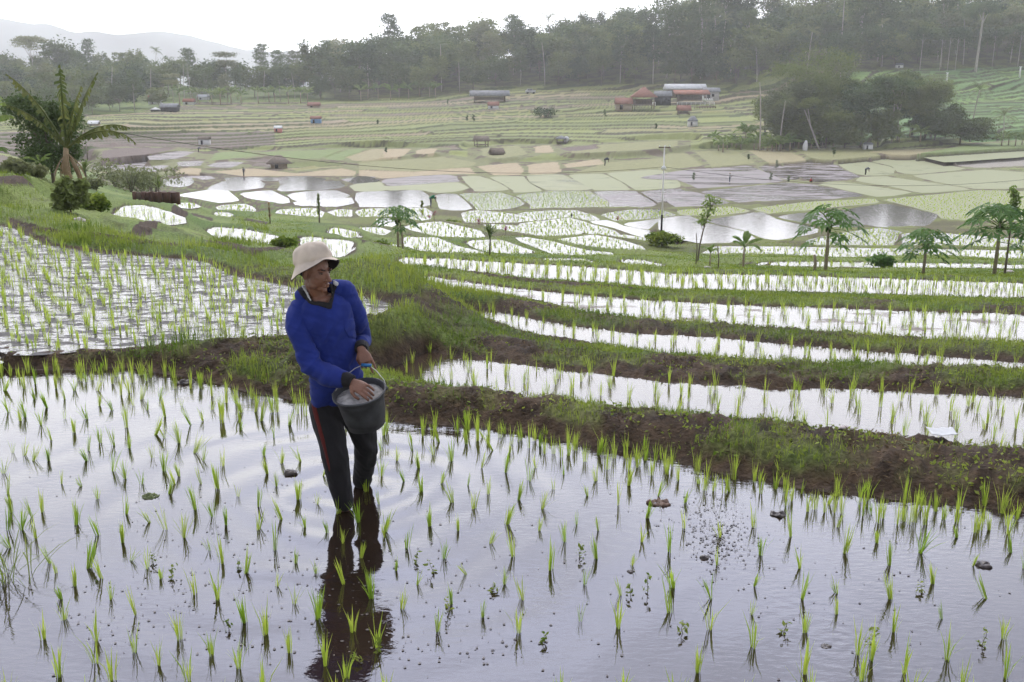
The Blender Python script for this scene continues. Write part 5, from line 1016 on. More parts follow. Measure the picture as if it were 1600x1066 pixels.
for k, (r_, z_) in enumerate(pr_):
    for j in range(nb_):
        a = j * 2 * math.pi / nb_; br = max(0, (4 - k) / 4.0); fwd = math.sin(a); sid = math.cos(a)
        up_ = br * (.034 * max(0, fwd) ** 2 + .012 * math.sin(3 * a + .6) + .030 * math.exp(-((a - 1.15) / .42) ** 2)) ; wob = .0035 * math.sin(5 * a + k * .7) + .003 * math.sin(9 * a - k) * (k > 4)
        sag = .004 * math.sin(2 * a + 1) if k > 6 else 0
        r_k = r_ * .93; HV.append(HO + HX * sid * (r_k * .98 + wob) + HY * fwd * (r_k * 1.12 + wob) + HZ * (z_ + up_ + sag))
HV = np.array(HV); m = len(pr_); topc = HO + HZ * .102
fq = [[i * nb_ + k, i * nb_ + (k + 1) % nb_, (i + 1) * nb_ + (k + 1) % nb_, (i + 1) * nb_ + k] for i in range(m - 1) for k in range(nb_)]; ft = [[(m - 1) * nb_ + k, (m - 1) * nb_ + (k + 1) % nb_, m * nb_] for k in range(nb_)]
hm = npmesh('hat', np.vstack([HV, topc]), [fq, ft], smooth=True); hat = link('hat', hm, M_hat, man); vdisp(hm, lambda c_: ridg(c_[:, 0] * 22, c_[:, 2] * 14 + c_[:, 1] * 9, 31) * .0065 + (fbm(c_[:, 0] * 38, c_[:, 1] * 38 + c_[:, 2] * 30, 33) - .5) * .006)
sub_ = hat.modifiers.new('sub', 'SUBSURF'); sub_.levels = 1; sub_.render_levels = 1
co_ = np.empty(len(hm.vertices) * 3, np.float32); hm.vertices.foreach_get('co', co_); co_ = co_.reshape(-1, 3)
lin = npmesh('brim_underside', co_[:nb_ * 4] - np.array(HZ) * .004 - (co_[:nb_ * 4] - HO) * .025, [np.array(fq[:nb_ * 3])[:, ::-1]], smooth=True); link('brim_underside', lin, M_brim, hat)  # separate dark-coloured sheet set just beneath the brim
# --- bucket with its wire handle, and the powder in it
def bp3(x, y, z): return RC + BX * x + BY * y + BUP * z
Bk = MB(); nb2 = 56; prof_ = [(0, -.215), (.098, -.215), (.104, -.211), (.106, -.180), (.1085, -.176), (.112, -.172), (.121, -.11), (.1265, -.055), (.129, -.052), (.1295, -.045), (.135, -.012), (.146, -.010), (.1485, -.003), (.146, .003), (.138, .002), (.131, -.012), (.124, -.07), (.114, -.14), (.104, -.20), (0, -.205)]
V = []; 
for r_, z_ in prof_[1:-1]:
    for j in range(nb2):
        a = j * 2 * math.pi / nb2; w_ = 1 + .012 * math.sin(2 * a + .5) + .006 * math.sin(5 * a); V.append(bp3(r_ * math.cos(a) * w_, r_ * math.sin(a) * w_, z_ + .002 * math.sin(3 * a)))
mm_ = len(prof_) - 2; V += [bp3(0, 0, prof_[0][1]), bp3(0, 0, prof_[-1][1])]
Bk.add(V, [[[i * nb2 + k, i * nb2 + (k + 1) % nb2, (i + 1) * nb2 + (k + 1) % nb2, (i + 1) * nb2 + k] for i in range(mm_ - 1) for k in range(nb2)], [[(k + 1) % nb2, k, mm_ * nb2] for k in range(nb2)] + [[(mm_ - 1) * nb2 + k, (mm_ - 1) * nb2 + (k + 1) % nb2, mm_ * nb2 + 1] for k in range(nb2)]])
M_bucket = plain('worn_black_rubber', (.040, .041, .044), .62, 14, .5, .002, .35); M_wire = plain('galvanised_wire', (.35, .34, .32), .4, 20, .2, metal=.8); M_grip = plain('blue_plastic_grip', (.02, .12, .28), .35, 20, .1); M_pow = plain('grey_powder', (.30, .285, .265), .95, 45, .35, .006)
bucket = link('bucket', Bk.mesh('bucket', M_bucket, True)); tag(bucket, 'black rubber bucket of grey powder held at the farmer\'s waist', 'bucket')
Wr = MB(); e1, e2 = bp3(-.147, .02, -.012), bp3(.147, .02, -.012); top_ = GRIP; L1 = [e1, e1 + (top_ - e1) * .35 + np.array([-.01, .01, .035]), e1 + (top_ - e1) * .7 + np.array([-.006, .01, .03]), top_ - np.array([.02, 0, 0]), top_ + np.array([.02, 0, 0]), e2 + (top_ - e2) * .6 + np.array([.012, .01, .02]), e2 + (top_ - e2) * .25 + np.array([.016, .01, .01]), e2]
Wr.tube(L1, .0024, 7); wh = link('handle', Wr.mesh('handle', M_wire, True), None, bucket)
Gp = MB(); Gp.tube([top_ - np.array([.022, 0, -.002]), top_ + np.array([.034, -.004, 0])], .0095, 12); link('grip', Gp.mesh('grip', M_grip, True), None, wh)
Ea = MB()
for e_ in (e1, e2): ellip(Ea, e_, (.010, .012, .012))
link('lug', Ea.mesh('lug', M_bucket, True), None, bucket)
Pw = MB(); V = []; rr_ = np.linspace(0, .130, 22); n3 = 60
for r_ in rr_:
    for j in range(n3):
        a = j * 2 * math.pi / n3; x, y = r_ * math.cos(a), r_ * math.sin(a); x_, y_ = np.array([x * 40 + 9]), np.array([y * 40 + 5])
        z_ = -.034 + .024 * math.exp(-(((x + .07) / .05) ** 2 + ((y + .02) / .07) ** 2)) + .020 * math.exp(-(((x - .05) / .04) ** 2 + ((y - .06) / .05) ** 2)) - .012 * math.exp(-(((x - .03) / .05) ** 2 + ((y + .03) / .05) ** 2)) + .009 * float(fbm(x_, y_, 4)[0] - .5)
        V.append(bp3(x, y, z_))
Pw.add(V, [[[i * n3 + k, i * n3 + (k + 1) % n3, (i + 1) * n3 + (k + 1) % n3, (i + 1) * n3 + k] for i in range(len(rr_) - 1) for k in range(n3)]])
tag(link('fertiliser_powder', Pw.mesh('fertiliser_powder', M_pow, True)), 'heap of pale grey powder filling the black bucket under the farmer\'s hand', 'powder')
# ================================================================== plants that stand among the terraces
def papaya(u, v, h, cr, nl, label, seed, lowr=3, vtop=None, two=False, hf_=.78):
    p = spot(u, v); g = np.random.default_rng(seed); T = MB(); Cw = MB(); St = MB(); r0 = .035 * h / 2.5 + .02
    T.tube([(0, 0, -.2), (.01, 0, h * .4), (0, .01, h * hf_)], [r0 * 1.15, r0, r0 * .6], 10)
    if two: T.tube([(.16, .1, -.2), (.17, .1, h * .35), (.10, .05, h * .7)], [r0 * .9, r0 * .8, r0 * .5], 8)
    def leaf(c_, a, el, L, sz):
        d = np.array([math.cos(a) * math.cos(el), math.sin(a) * math.cos(el), math.sin(el)]); e = c_ + d * L + np.array([0, 0, -.10 * L]); St.tube([c_, c_ + d * L * .5 + np.array([0, 0, .03 * L]), e], [.012, .010, .007], 5)
        fwd = np.array([math.cos(a), math.sin(a), -.55]); fwd /= np.linalg.norm(fwd); sd2 = np.array([-math.sin(a), math.cos(a), 0]); nrm = np.cross(fwd, sd2)
        for t_ in (-2.3, -1.45, -.7, 0, .7, 1.45, 2.3):
            ll = sz * (1 - .13 * abs(t_)) * g.uniform(.85, 1.1); dd = fwd * math.cos(t_) + sd2 * math.sin(t_) + np.array([0, 0, -.12]); pp = np.cross(dd, nrm); pp /= np.linalg.norm(pp)
            q = [e, e + dd * ll * .45 + pp * ll * .10, e + dd * ll * .50 + pp * ll * .26 , e + dd * ll * .68 + pp * ll * .10, e + dd * ll * 1.0 - np.array([0, 0, ll * .15]), e + dd * ll * .68 - pp * ll * .10, e + dd * ll * .52 - pp * ll * .26, e + dd * ll * .45 - pp * ll * .10]
            Cw.add(q, [[[0, 1, 3, 4], [0, 4, 5, 7]], [[1, 2, 3], [5, 6, 7]]])
    for k in range(nl):
        f = k / nl; a = k * 2.4 + g.uniform(-.3, .3); leaf(np.array([0, 0, h * (hf_ + .02 - .12 * (1 - f))]), a, -.1 + 1.15 * f + g.uniform(-.12, .12), cr * g.uniform(.62, .98) * (1 - .35 * f), cr * .42)
    for k in range(lowr): leaf(np.array([0, 0, h * (.48 + .06 * k)]), g.uniform(-.6, .6) + (k % 2) * 3.1, -.15, cr * .55, cr * .42)
    Fr = MB()
    for k in range(6): ellip(Fr, (math.cos(k) * r0 * 1.6, math.sin(k) * r0 * 1.6, h * (hf_ - .07 - .03 * (k % 3))), (.035, .035, .055), None, 8)
    return place('papaya_tree', [('leaves', Cw.mesh('leaves', M_pap)), ('leaf_stalks', St.mesh('leaf_stalks', M_ban)), ('trunk', T.mesh('trunk', M_paptr, True)), ('fruit', Fr.mesh('fruit', M_pap, True))], p, 0, 1, label, 'papaya tree')
def sized(u, v, px):  # metres for a height in photo pixels at that spot
    p = spot(u, v); return px * p.y / (F * dyz(v)[0])
from math import *
papaya(622, 392, sized(622,392,76), sized(622,392,38), 20, 'papaya tree with a double trunk on the grassy bank right of the farmer', 1, 0, two=True, hf_=.80)
papaya(1289, 428, sized(1289,428,108), sized(1289,428,52), 20, 'tall papaya tree with a straight pale trunk beside a short stake', 2, 3, hf_=.76)
papaya(1442, 430, sized(1442,430,72), sized(1442,430,46), 18, 'shortest papaya tree, standing between the two tall papayas', 3, 4, hf_=.74)
papaya(1553, 430, sized(1553,430,108), sized(1553,430,62), 26, 'broadest papaya tree, at the right edge of the grassy bank', 4, 2, hf_=.76)
papaya(1610, 424, sized(1610,424,92), sized(1610,424,48), 16, 'papaya tree cut by the right edge of the picture', 5, 2)
def slim(u, v, hpx, label, m, tilt=0, nl=500, cw=.22, lsz=.09, c0=.45, name='sapling', cat='sapling', bark=None):
    h = sized(u, v, hpx); p = spot(u, v); g = np.random.default_rng(int(u * 3)); T = MB(); Cw = MB(); T.tube([(tilt * f * f * h, 0, -.1 + f * h) for f in np.linspace(0, 1, 7)], np.linspace(.016 * h, .005 * h, 7), 7)
    bl = [(tilt * f * f * h + g.uniform(-.6, .6) * cw * h * .6, g.uniform(-.5, .5) * cw * h, f * h, cw * h * .45, cw * h * .45, h * .09) for f in np.linspace(c0, 1, 8)]
    Cw.leaves(clumpy(g, nl, bl), lsz, g, .3, .5)
    for b in bl: f = b[2] / h; T.tube([(tilt * (f - .1) ** 2 * h, 0, b[2] - .1 * h), b[:3]], [.006 * h, .003 * h], 5)
    return place(name, [('crown', Cw.mesh('crown', m)), ('trunk', T.mesh('trunk', bark or M_trunk, True))], p, 0, 1, label, cat)
slim(1090, 412, 100, 'bent slender sapling with sparse light green leaves behind the bank', M_ban, .20, 90, .20, .10, .62)
slim(1570, 428, 128, 'thin sapling with yellowing leaves beside the broadest papaya', M_ban, 0, 70, .09, .10, .72)
slim(243, 300, 42, 'small round-topped tree on the slope above the red-brown fence', M_far2, 0, 900, .3, .3, .7)
slim(137, 250, 60, 'slim young tree with a tufted top right of the large banana plant', M_far2, 0, 700, .22, .22, .75)
slim(660, 335, 12, 'tiny leafy sapling beside the bending figure in green', M_grass, 0, 200, .3, .12, .3)
for k, (u, v, h_) in enumerate(((105, 292, 30), (1213, 268, 16), (1204, 283, 14), (1232, 286, 12), (1083, 283, 14), (1302, 250, 14), (1169, 252, 9), (945, 186, 14), (730, 190, 10), (740, 192, 12), (603, 240, 9), (1025, 205, 10), (590, 195, 8), (700, 165, 9))):
    slim(u, v, h_, ['dark sapling at the foot of the banana plant', 'leafy sapling on the bund between the two ploughed muddy plots', 'sapling standing lower on the bund beside the crouching figure in red', 'sapling at the bund corner right of the crouching figure', 'small tree at the left corner of the lower ploughed plot', 'lone sapling in the dry plot before the grove', 'tiny sapling in the second dry plot left of the grove', 'upright bush among the terraces left of the restaurant', 'small dark sapling on a terrace edge below the long shed, left one of two', 'small dark sapling on a terrace edge below the long shed, right one of two', 'tiny sapling in the tan plot at the centre left', 'tiny sapling on the terraces below the restaurant', 'tiny sapling on the centre terraces', 'low sapling left of the long shed'][k], M_far1, 0, 260, .3, .12 if k in (1,2,3,4) else .22, .35)
def spiky(u, v, hpx, label, m, n=38, column=False, mt=None, rr=.42):
    h = sized(u, v, hpx); p = spot(u, v); g = np.random.default_rng(int(u * 5)); T = MB(); T.tube([(0, 0, -.1), (.02 * h, 0, h * .5), (0, 0, h * .8)], [.03 * h, .022 * h, .018 * h], 7); cl = []
    zs = g.uniform(.25, .92, n * 2) * h if column else g.uniform(.50, .78, n) * h; k = len(zs); a = g.uniform(0, 6.283, k)
    co, fs = blades(np.stack([0 * a, 0 * a, zs], -1), a, g.uniform(.3, 2.2, k) if not column else g.uniform(.3, .9, k), np.full(k, h * (rr if not column else .18)) * g.uniform(.7, 1.1, k), np.full(k, .045 * h), 3, 1.3)
    Cw = MB(); Cw.add(co, fs); return place('palm_lily', [('leaves', Cw.mesh('leaves', m)), ('stem', T.mesh('stem', mt or M_trunk, True))], p, 0, 1, label, 'palm lily')
spiky(765, 402, 50, 'green palm lily with a tuft of long leaves on the bank right of the papaya', M_far2)
spiky(499, 348, 44, 'slim columnar palm lily standing on the bank above the farmer\'s hat', M_far2, 30, True)
spiky(422, 350, 34, 'small columnar palm lily left of the farmer\'s hat', M_dry, 20, True)
spiky(249, 318, 42, 'palm lily with drooping olive leaves in front of the fence', M_far2, 26)
spiky(136, 300, 50, 'dark palm lily at the right foot of the large banana plant', M_far2, 30)
spiky(108, 325, 55, 'dark green palm lily leaning from the bank below the banana plant', M_far1, 34, True)
for k, (u, v, h_) in enumerate(((678, 342, 15), (671, 350, 12), (748, 355, 16), (790, 368, 14), (965, 352, 13))):
    spiky(u, v, h_, ['upper of two dark red palm lilies beside the round shrub', 'lower of two dark red palm lilies beside the round shrub', 'bushy dark red palm lily on the bund right of the shrubs', 'dark red palm lily at the lower bund corner', 'dark red palm lily alone on a bund left of the utility pole'][k], M_red, 24, rr=.6)
# the large banana plant on the left bank
p = spot(108, 305); T = MB(); g = np.random.default_rng(77); sc_ = sized(108, 305, 1)
T.tube([(-.12, 0, -.3), (-.02, 0, .6), (.06, 0, 1.28)], [.15, .10, .065], 10); T.tube([(.42, .2, -.3), (.30, .12, .5), (.14, .05, 1.0)], [.09, .07, .05], 8); T = T.mesh('stem', M_dry, True)
Lf = MB(); base = np.array([.07, 0, 1.25])
for a, e, L, W_, dr, tn in ((3.05, 1.12, 2.6, .27, .55, .95), (1.8, 1.50, 2.35, .30, .25, .85), (.25, 1.20, 2.35, .28, .25, .7), (-.3, 1.30, 1.9, .26, .4, .8), (.1, .72, 2.0, .22, 1.2, 1), (-.1, .62, 2.3, .22, 1.6, 1), (3.4, .95, 2.1, .24, .8, 1)):
    banana_leaf(Lf, base, a, e, L, W_, g, 22, dr, tn)
Dl = MB()
for a in (.4, 1.4, 2.6, 3.9, 5.2, 6.0): banana_leaf(Dl, base + [0, 0, -.12], a, -.75, 1.0, .09, g, 10, 1.3, .6)
place('banana_plant', [('leaves', Lf.mesh('leaves', leaf_mat('old_banana_leaf', (.075, .105, .022), (.20, .21, .06), .45, .5, 1.5, .1))), ('dead_leaves', Dl.mesh('dead_leaves', M_dry)), ('stem', T)], p, 0, sized(108, 305, 190) / 3.5, 'large wind-torn banana plant standing on the left bank', 'banana plant')
for k, (u, v, hp_, rz) in enumerate(((66, 292, 46, 0.), (-6, 300, 62, .5), (-14, 315, 130, .2))):
    a, b = banana_meshes(400 + k, 1.3, 1.4, 5 + k, .5, .2, .07); s_ = sized(u, v, hp_) / 2.3
    place('banana_plant', [('leaves', a), ('stem', b)], spot(u, v), rz, s_, ['young banana plant with two upright leaves left of the large banana', 'banana plant half cut off by the left edge of the picture', 'tall yellowing banana plant whose leaf tips enter at the left edge'][k], 'banana plant')
for k, (u, v, hp_) in enumerate(((1161, 419, 62), (1109, 417, 36))):
    a, b = banana_meshes(410 + k, 1.1, 1.1, 8, .1, .17, .06); s_ = sized(u, v, hp_) / 2.0; place('banana_plant', [('leaves', a), ('stem', b)], spot(u, v), 1.2, s_, ['young banana plant with broad whole leaves on the right bank', 'smallest banana plant, left of the young one on the right bank'][k], 'banana plant')
p = spot(85, 292); a, b = tree_meshes(420, 5.6, 4.0, 5.2, 15000, .17, 'round', M_far1, M_trunk, .12, 8); s_ = sized(85, 292, 148) / 5.6
place('broadleaf_tree', [('crown', a), ('trunk', b)], p, 0, s_, 'dark dense tree directly behind the large banana plant', 'tree')
for k, (u, v, r) in enumerate(((30, 300, 1.2), (150, 300, 1.0), (55, 296, .9))): bush(u, v, r * sized(u, v, 1) * 22, ['grey-green shrub on the left bank near the left edge', 'shrub at the foot of the bank right of the banana', 'leafy shrub under the young banana'][k], M_far3, 1200, .14, .9)
# ================================================================== buildings
M_tile = plain('red_brown_tiles', (.20, .085, .055), .8, 1.2, .25, .02, stretch=(1, 6, 1)); M_orange = plain('orange_tiles', (.25, .105, .065), .85, 1, .25); M_zinc = plain('grey_zinc', (.17, .175, .18), .75, 1, .25); M_wzinc = plain('white_zinc', (.47, .475, .47), .8, 1, .12)
M_thatch = plain('thatch', (.16, .13, .10), .95, 5, .35, .03); M_wwall = plain('white_wall', (.66, .66, .64), .8, 1, .08); M_wood = plain('weathered_wood', (.15, .11, .08), .85, 3, .3); M_bamb = plain('bamboo_matting', (.33, .27, .20), .85, 6, .2); M_blue2 = plain('blue_boards', (.16, .30, .48), .7, 2, .15); M_pink = plain('pink_wall', (.55, .22, .20), .8, 2, .15); M_dark = plain('dark_opening', (.012, .012, .014), .9, 2, .1); M_conc = plain('concrete', (.42, .41, .39), .8, 3, .2); M_brick = plain('brick', (.12, .065, .048), .9, 3, .3)
def roof_mesh(kind, w, d, h, th=.12, ov=.5):
    B_ = MB(); W2, D2 = w / 2 + ov, d / 2 + ov
    if kind == 'gable': v = [(-W2, -D2, 0), (W2, -D2, 0), (W2, 0, h), (-W2, 0, h), (W2, D2, 0), (-W2, D2, 0)]; f4 = [[0, 1, 2, 3], [3, 2, 4, 5]]; f3 = [[0, 3, 5], [1, 4, 2]]
    elif kind == 'hip': r = max(0, W2 - D2 * .9); v = [(-W2, -D2, 0), (W2, -D2, 0), (W2, D2, 0), (-W2, D2, 0), (-r, 0, h), (r, 0, h)]; f4 = [[0, 1, 5, 4], [2, 3, 4, 5]]; f3 = [[1, 2, 5], [3, 0, 4]]
    elif kind == 'pyr': v = [(-W2, -D2, 0), (W2, -D2, 0), (W2, D2, 0), (-W2, D2, 0), (0, 0, h)]; f4 = []; f3 = [[0, 1, 4], [1, 2, 4], [2, 3, 4], [3, 0, 4]]
    else: v = [(-W2, -D2, 0), (W2, -D2, 0), (W2, D2, h), (-W2, D2, h)]; f4 = [[0, 1, 2, 3]]; f3 = []
    n_ = len(v); v2 = v + [(x, y, z - th) for x, y, z in v]; f4b = [[a + n_ for a in f[::-1]] for f in f4]; f3b = [[a + n_ for a in f[::-1]] for f in f3]
    from collections import Counter
    ed = Counter(); 
    for f in f4 + f3:
        for i in range(len(f)): ed[(f[i], f[(i + 1) % len(f)])] += 1
    sd = [[a, a + n_, b + n_, b] for (a, b) in ed if (b, a) not in ed]
    B_.add(v2, [f4 + f4b + sd] + ([f3 + f3b] if f3 else [])); return B_
def house(name, u, v, wpx, hpx, label, cat, roof='gable', rm=None, wm=None, rfrac=.45, depth=.7, rz=0, openf=False, stilts=0, windows=0, group=None, ov=.25, up=0):
    k = sized(u, v, 1); w = wpx * k; h = hpx * k; d = w * depth; rh = h * rfrac; wh = h - rh; p = spot(u, v); o = empty(name, (p.x, p.y, p.z + up * k), rz, label, cat, group)
    def part(n_, B_, m, par=o, sm=False): return link(n_, B_.mesh(n_, m, sm), None, par)
    t_ = min(.25, .05 * w)
    if not openf:
        B_ = MB(); B_.box((0, 0, wh / 2 - .2 + stilts * wh * .3), (w, d, wh + .4 - stilts * wh * .6)); wl = part('wall', B_, wm or M_wwall)
        Dk = MB(); Dk.box((-w * .18, -d / 2 - .02, wh * .40), (w * .2, .08, wh * .75)); part('door', Dk, M_dark)
        for i in range(windows): Wn = MB(); Wn.box((w * (.1 + .28 * i), -d / 2 - .02, wh * .6), (w * .16, .08, wh * .3)); part('window', Wn, M_dark)
    else:
        for sx in (-1, 1):
            for sy in (-1, 1): Ps = MB(); Ps.box((sx * w * .44, sy * d * .44, wh / 2 - .2), (t_, t_, wh + .5)); part('post', Ps, M_wood)
        Fl = MB(); Fl.box((0, 0, wh * .32), (w * .92, d * .92, t_)); part('floor', Fl, M_wood)
        if wm: Bk_ = MB(); Bk_.box((0, d * .40, wh * .55), (w * .86, t_ * .5, wh * .5)); part('wall', Bk_, wm)
    if stilts:
        for sx in (-1, 0, 1): Ps = MB(); Ps.box((sx * w * .45, -d * .40, wh * .1), (t_, t_, wh * .5)); part('post', Ps, M_wood)
    R_ = roof_mesh(roof, w, d, rh, max(.08, .03 * w), w * ov * .3); ro = part('roof', R_, rm or M_tile); ro.location = (0, 0, wh); return o
H_ = house
H_('thatched_hut', 436, 263, 24, 20, 'open thatched hut on stilts in the tan field left of centre', 'hut', 'hip', M_thatch, M_bamb, .6, .8, .3, ov=1.0)
H_('field_hut', 320, 225, 16, 13, 'small white field hut with a low dark roof on the brown terraces', 'hut', 'gable', M_thatch, M_wwall, .35)
H_('field_hut', 435, 206, 11, 9, 'tiny white and pink field hut among the left green terraces', 'hut', 'gable', M_wwall, M_pink, .4)
H_('field_hut', 494, 193, 15, 11, 'blue board hut with a red roof on the upper terraces', 'hut', 'gable', M_tile, M_blue2, .35)
H_('field_hut', 491, 168, 17, 8, 'low red-roofed hut at the edge of the bananas', 'hut', 'gable', M_tile, M_bamb, .6)
H_('open_shelter', 752, 225, 20, 17, 'dark open shelter with a steep grey roof on posts, centre of the valley', 'shelter', 'gable', M_thatch, None, .45, .9, .3, True)
H_('open_shelter', 776, 244, 20, 11, 'collapsed low shelter whose red-brown roof nearly touches the field', 'shelter', 'gable', M_thatch, None, .75, .7, .5, True)
H_('open_shelter', 877, 219, 15, 13, 'small open shelter with a pale pyramid roof beside a white sack', 'shelter', 'pyr', M_zinc, None, .4, 1, 0, True)
H_('field_hut', 771, 169, 16, 10, 'small white hut with a brown roof just below the long grey shed', 'hut', 'gable', M_tile, M_wwall, .55)
H_('long_shed', 765, 159, 54, 18, 'long open shed with a grey roof at the forest edge', 'shed', 'gable', M_zinc, M_bamb, .38, .3, .06, True)
H_('field_hut', 1082, 197, 14, 15, 'small white hut with a grey hipped roof below the restaurant', 'hut', 'hip', M_zinc, M_wwall, .5)
H_('open_shelter', 1068, 180, 19, 15, 'small wooden shelter with a rusty roof just below the restaurant terrace', 'shelter', 'gable', M_tile, M_wood, .5, .8, 0, True)
H_('field_hut', 1356, 229, 13, 10, 'small cream hut with a flat pale roof at the front of the grove', 'hut', 'shed', M_zinc, M_wwall, .2)
H_('village_house', 243, 163, 18, 14, 'village house with an orange-red roof under the trees at left', 'house', 'gable', M_orange, M_wwall, .5, windows=1)
H_('village_house', 266, 174, 24, 12, 'low village house with a wide grey-white roof beside the orange-roofed one', 'house', 'gable', M_zinc, M_dark, .45)
H_('village_house', 243, 174, 12, 7, 'smallest village shed, with a white pointed roof', 'house', 'pyr', M_wwall, M_dark, .5)
H_('village_house', 296, 163, 16, 9, 'village house with a pale orange roof half hidden behind bananas', 'house', 'gable', M_orange, M_wwall, .5)
H_('village_house', 318, 156, 16, 8, 'village house with a whitish roof behind the bananas', 'house', 'gable', M_wzinc, M_wwall, .5)
H_('field_hut', 147, 196, 15, 8, 'white-roofed hut seen just right of the large banana plant', 'hut', 'gable', M_wwall, M_bamb, .6)
H_('hill_house', 935, 92, 30, 16, 'house with an orange roof among the trees on the wooded ridge', 'house', 'hip', M_orange, M_orange, .5, ov=.2)
H_('field_hut', 1405, 106, 10, 7, 'tiny pale hut at the top of the right-hand terraces', 'hut', 'gable', M_zinc, M_wwall, .4)
# the restaurant: several roofs side by side on a terrace
rg = 'roofs of the hillside restaurant'
H_('restaurant_pavilion', 1005, 170, 34, 34, 'restaurant pavilion with a red-brown pyramid roof and railed deck', 'pavilion', 'pyr', M_tile, M_wood, .45, .9, 0, True, group=rg)
H_('restaurant_pavilion', 974, 172, 24, 18, 'low restaurant hut with a faded red roof, leftmost of the group', 'pavilion', 'gable', M_tile, M_bamb, .5, .8, group=rg)
H_('restaurant_hall', 1070, 150, 56, 20, 'long restaurant hall under bright white roof sheets', 'hall', 'gable', M_wzinc, M_wood, .35, .35, .04, group=rg, windows=3)
H_('restaurant_hall', 1080, 162, 48, 20, 'open restaurant terrace under a long orange-red roof', 'hall', 'shed', M_orange, M_wood, .28, .3, 0, True, group=rg)
H_('restaurant_hall', 1035, 164, 24, 22, 'grey-roofed restaurant kitchen between the pavilion and the terrace', 'hall', 'gable', M_zinc, M_dark, .35, .6, group=rg, windows=2)
H_('restaurant_hall', 1110, 156, 24, 20, 'grey-roofed restaurant wing at the right end of the group', 'hall', 'gable', M_zinc, M_conc, .3, .6, group=rg, windows=1)
def rail(u0, u1, v, m, label, hpx=5):
    k = sized((u0 + u1) / 2, v, 1); p = spot((u0 + u1) / 2, v); L = (u1 - u0) * k; o = empty('railing', p, 0, label, 'railing')
    B_ = MB(); B_.box((0, 0, hpx * k), (L, .12, .18)); B_.box((0, 0, hpx * k * .5), (L, .10, .12)); link('rail', B_.mesh('rail', m), None, o)
    for i in range(9): Q = MB(); Q.box((-L / 2 + L * i / 8, 0, hpx * k * .5), (.16, .16, hpx * k)); link('post', Q.mesh('post', m), None, o)
rail(988, 1024, 166, M_wwall, 'white railing along the front of the restaurant pavilion'); rail(1058, 1116, 166, M_wwall, 'white railing in front of the orange-roofed restaurant terrace')
rail(1085, 1118, 170, M_brick, 'red-brown balustrade at the lower right corner of the restaurant', 4)
# parked van by the forest, white posts, sack
def van(u, v, label):
    k = sized(u, v, 1); p = spot(u, v); o = empty('parked_van', p, .1, label, 'van'); L = 16 * k; B_ = MB(); B_.box((0, 0, .9), (L, L * .42, .8), 0, .97); B_.box((-L * .08, 0, 1.5), (L * .62, L * .40, .7), 0, .80); link('body', B_.mesh('body', M_wzinc), None, o)
    Wd = MB(); Wd.box((-L * .08, -L * .19, 1.5), (L * .48, .1, .4)); link('window', Wd.mesh('window', M_dark), None, o)
    for sx in (-1, 1):
        for sy in (-1, 1): Wh = MB(); Wh.tube([(sx * L * .3, sy * L * .17, .38), (sx * L * .3, sy * L * .22, .38)], .38, 14); link('wheel', Wh.mesh('wheel', M_dark), None, o)
van(829, 147, 'white van parked at the forest edge right of the long shed')
for k, (u, v, hp_) in enumerate(((1479, 130, 16), (1593, 120, 15))):
    T = MB(); T.tube([(0, 0, -.5), (0, 0, sized(u, v, hp_))], [.28, .24], 10); T.box((0, 0, sized(u, v, hp_)), (.7, .7, .15)); o = link('marker_post', T.mesh('marker_post', M_wwall), None, None, spot(u, v)); tag(o, ['left-hand white concrete post at the top of the green terraces', 'right-hand white concrete post at the top of the green terraces'][k], 'post')
T = MB(); ellip(T, (0, 0, .5), (.7, .5, .75)); tag(link('sack', T.mesh('sack', M_wwall, True), None, None, spot(885, 219)), 'white sack standing right of the pale-roofed open shelter', 'sack')
T = MB(); limb(T, [(0, 0, 0), (0, 0, 1.0), (.1, 0, 1.9)], [.5, .55, .3]); tag(link('scarecrow', T.mesh('scarecrow', M_wwall, True), None, None, spot(1258, 232)), 'white cloth scarecrow at the foot of the grove by the bananas', 'scarecrow')
# the low red-brown fence by the pond
p = spot(240, 318); k = sized(240, 318, 1); o = empty('brick_fence', p, -.08, 'low red-brown fence with a grey-green end panel below the flooded plots at left', 'fence')
for i in range(5): B_ = MB(); B_.box(((-28 + i * 14 + (14 if i else 10)) * k - 7 * k, 0, 8 * k), ((13.4 if i else 12) * k, .15, 17 * k)); link('panel', B_.mesh('panel', M_brick if i else M_wood), None, o)
for i in range(6): B_ = MB(); B_.box(((-28 + i * 14) * k, -.1, 8 * k), (.12, .12, 19 * k)); link('post', B_.mesh('post', M_brick), None, o)
# utility pole, wires
p = spot(1033, 372); hP = sized(1033, 372, 150); pol = empty('utility_pole', p, 0, 'slim concrete utility pole standing alone among the flooded plots', 'utility pole')
T = MB(); T.tube([(0, 0, -.3), (0, 0, hP)], [.062, .04], 12); link('pole', T.mesh('pole', plain('pale_concrete', (.68, .66, .62), .7, 4, .1), True), None, pol)
T = MB(); T.tube([(0, 0, -.3), (0, 0, hP * .30)], [.068, .062], 12); link('painted_foot', T.mesh('painted_foot', M_blk, True), None, pol)
T = MB(); T.box((0, 0, hP * .985), (.75, .07, .07)); link('crossarm', T.mesh('crossarm', M_wood), None, pol)
for x in (-.33, .05, .33): T = MB(); T.tube([(x, 0, hP * .985), (x, 0, hP * .985 + .14)], [.035, .025], 8); link('insulator', T.mesh('insulator', M_wwall, True), None, pol)
T = MB(); T.tube([(0, 0, hP * .765), (0, 0, hP * .79), (0, 0, hP * .80)], [.20, .13, .06], 12); link('lamp_shade', T.mesh('lamp_shade', M_wwall, True), None, pol)
top = np.array([p.x, p.y, p.z + hP * .79]); 
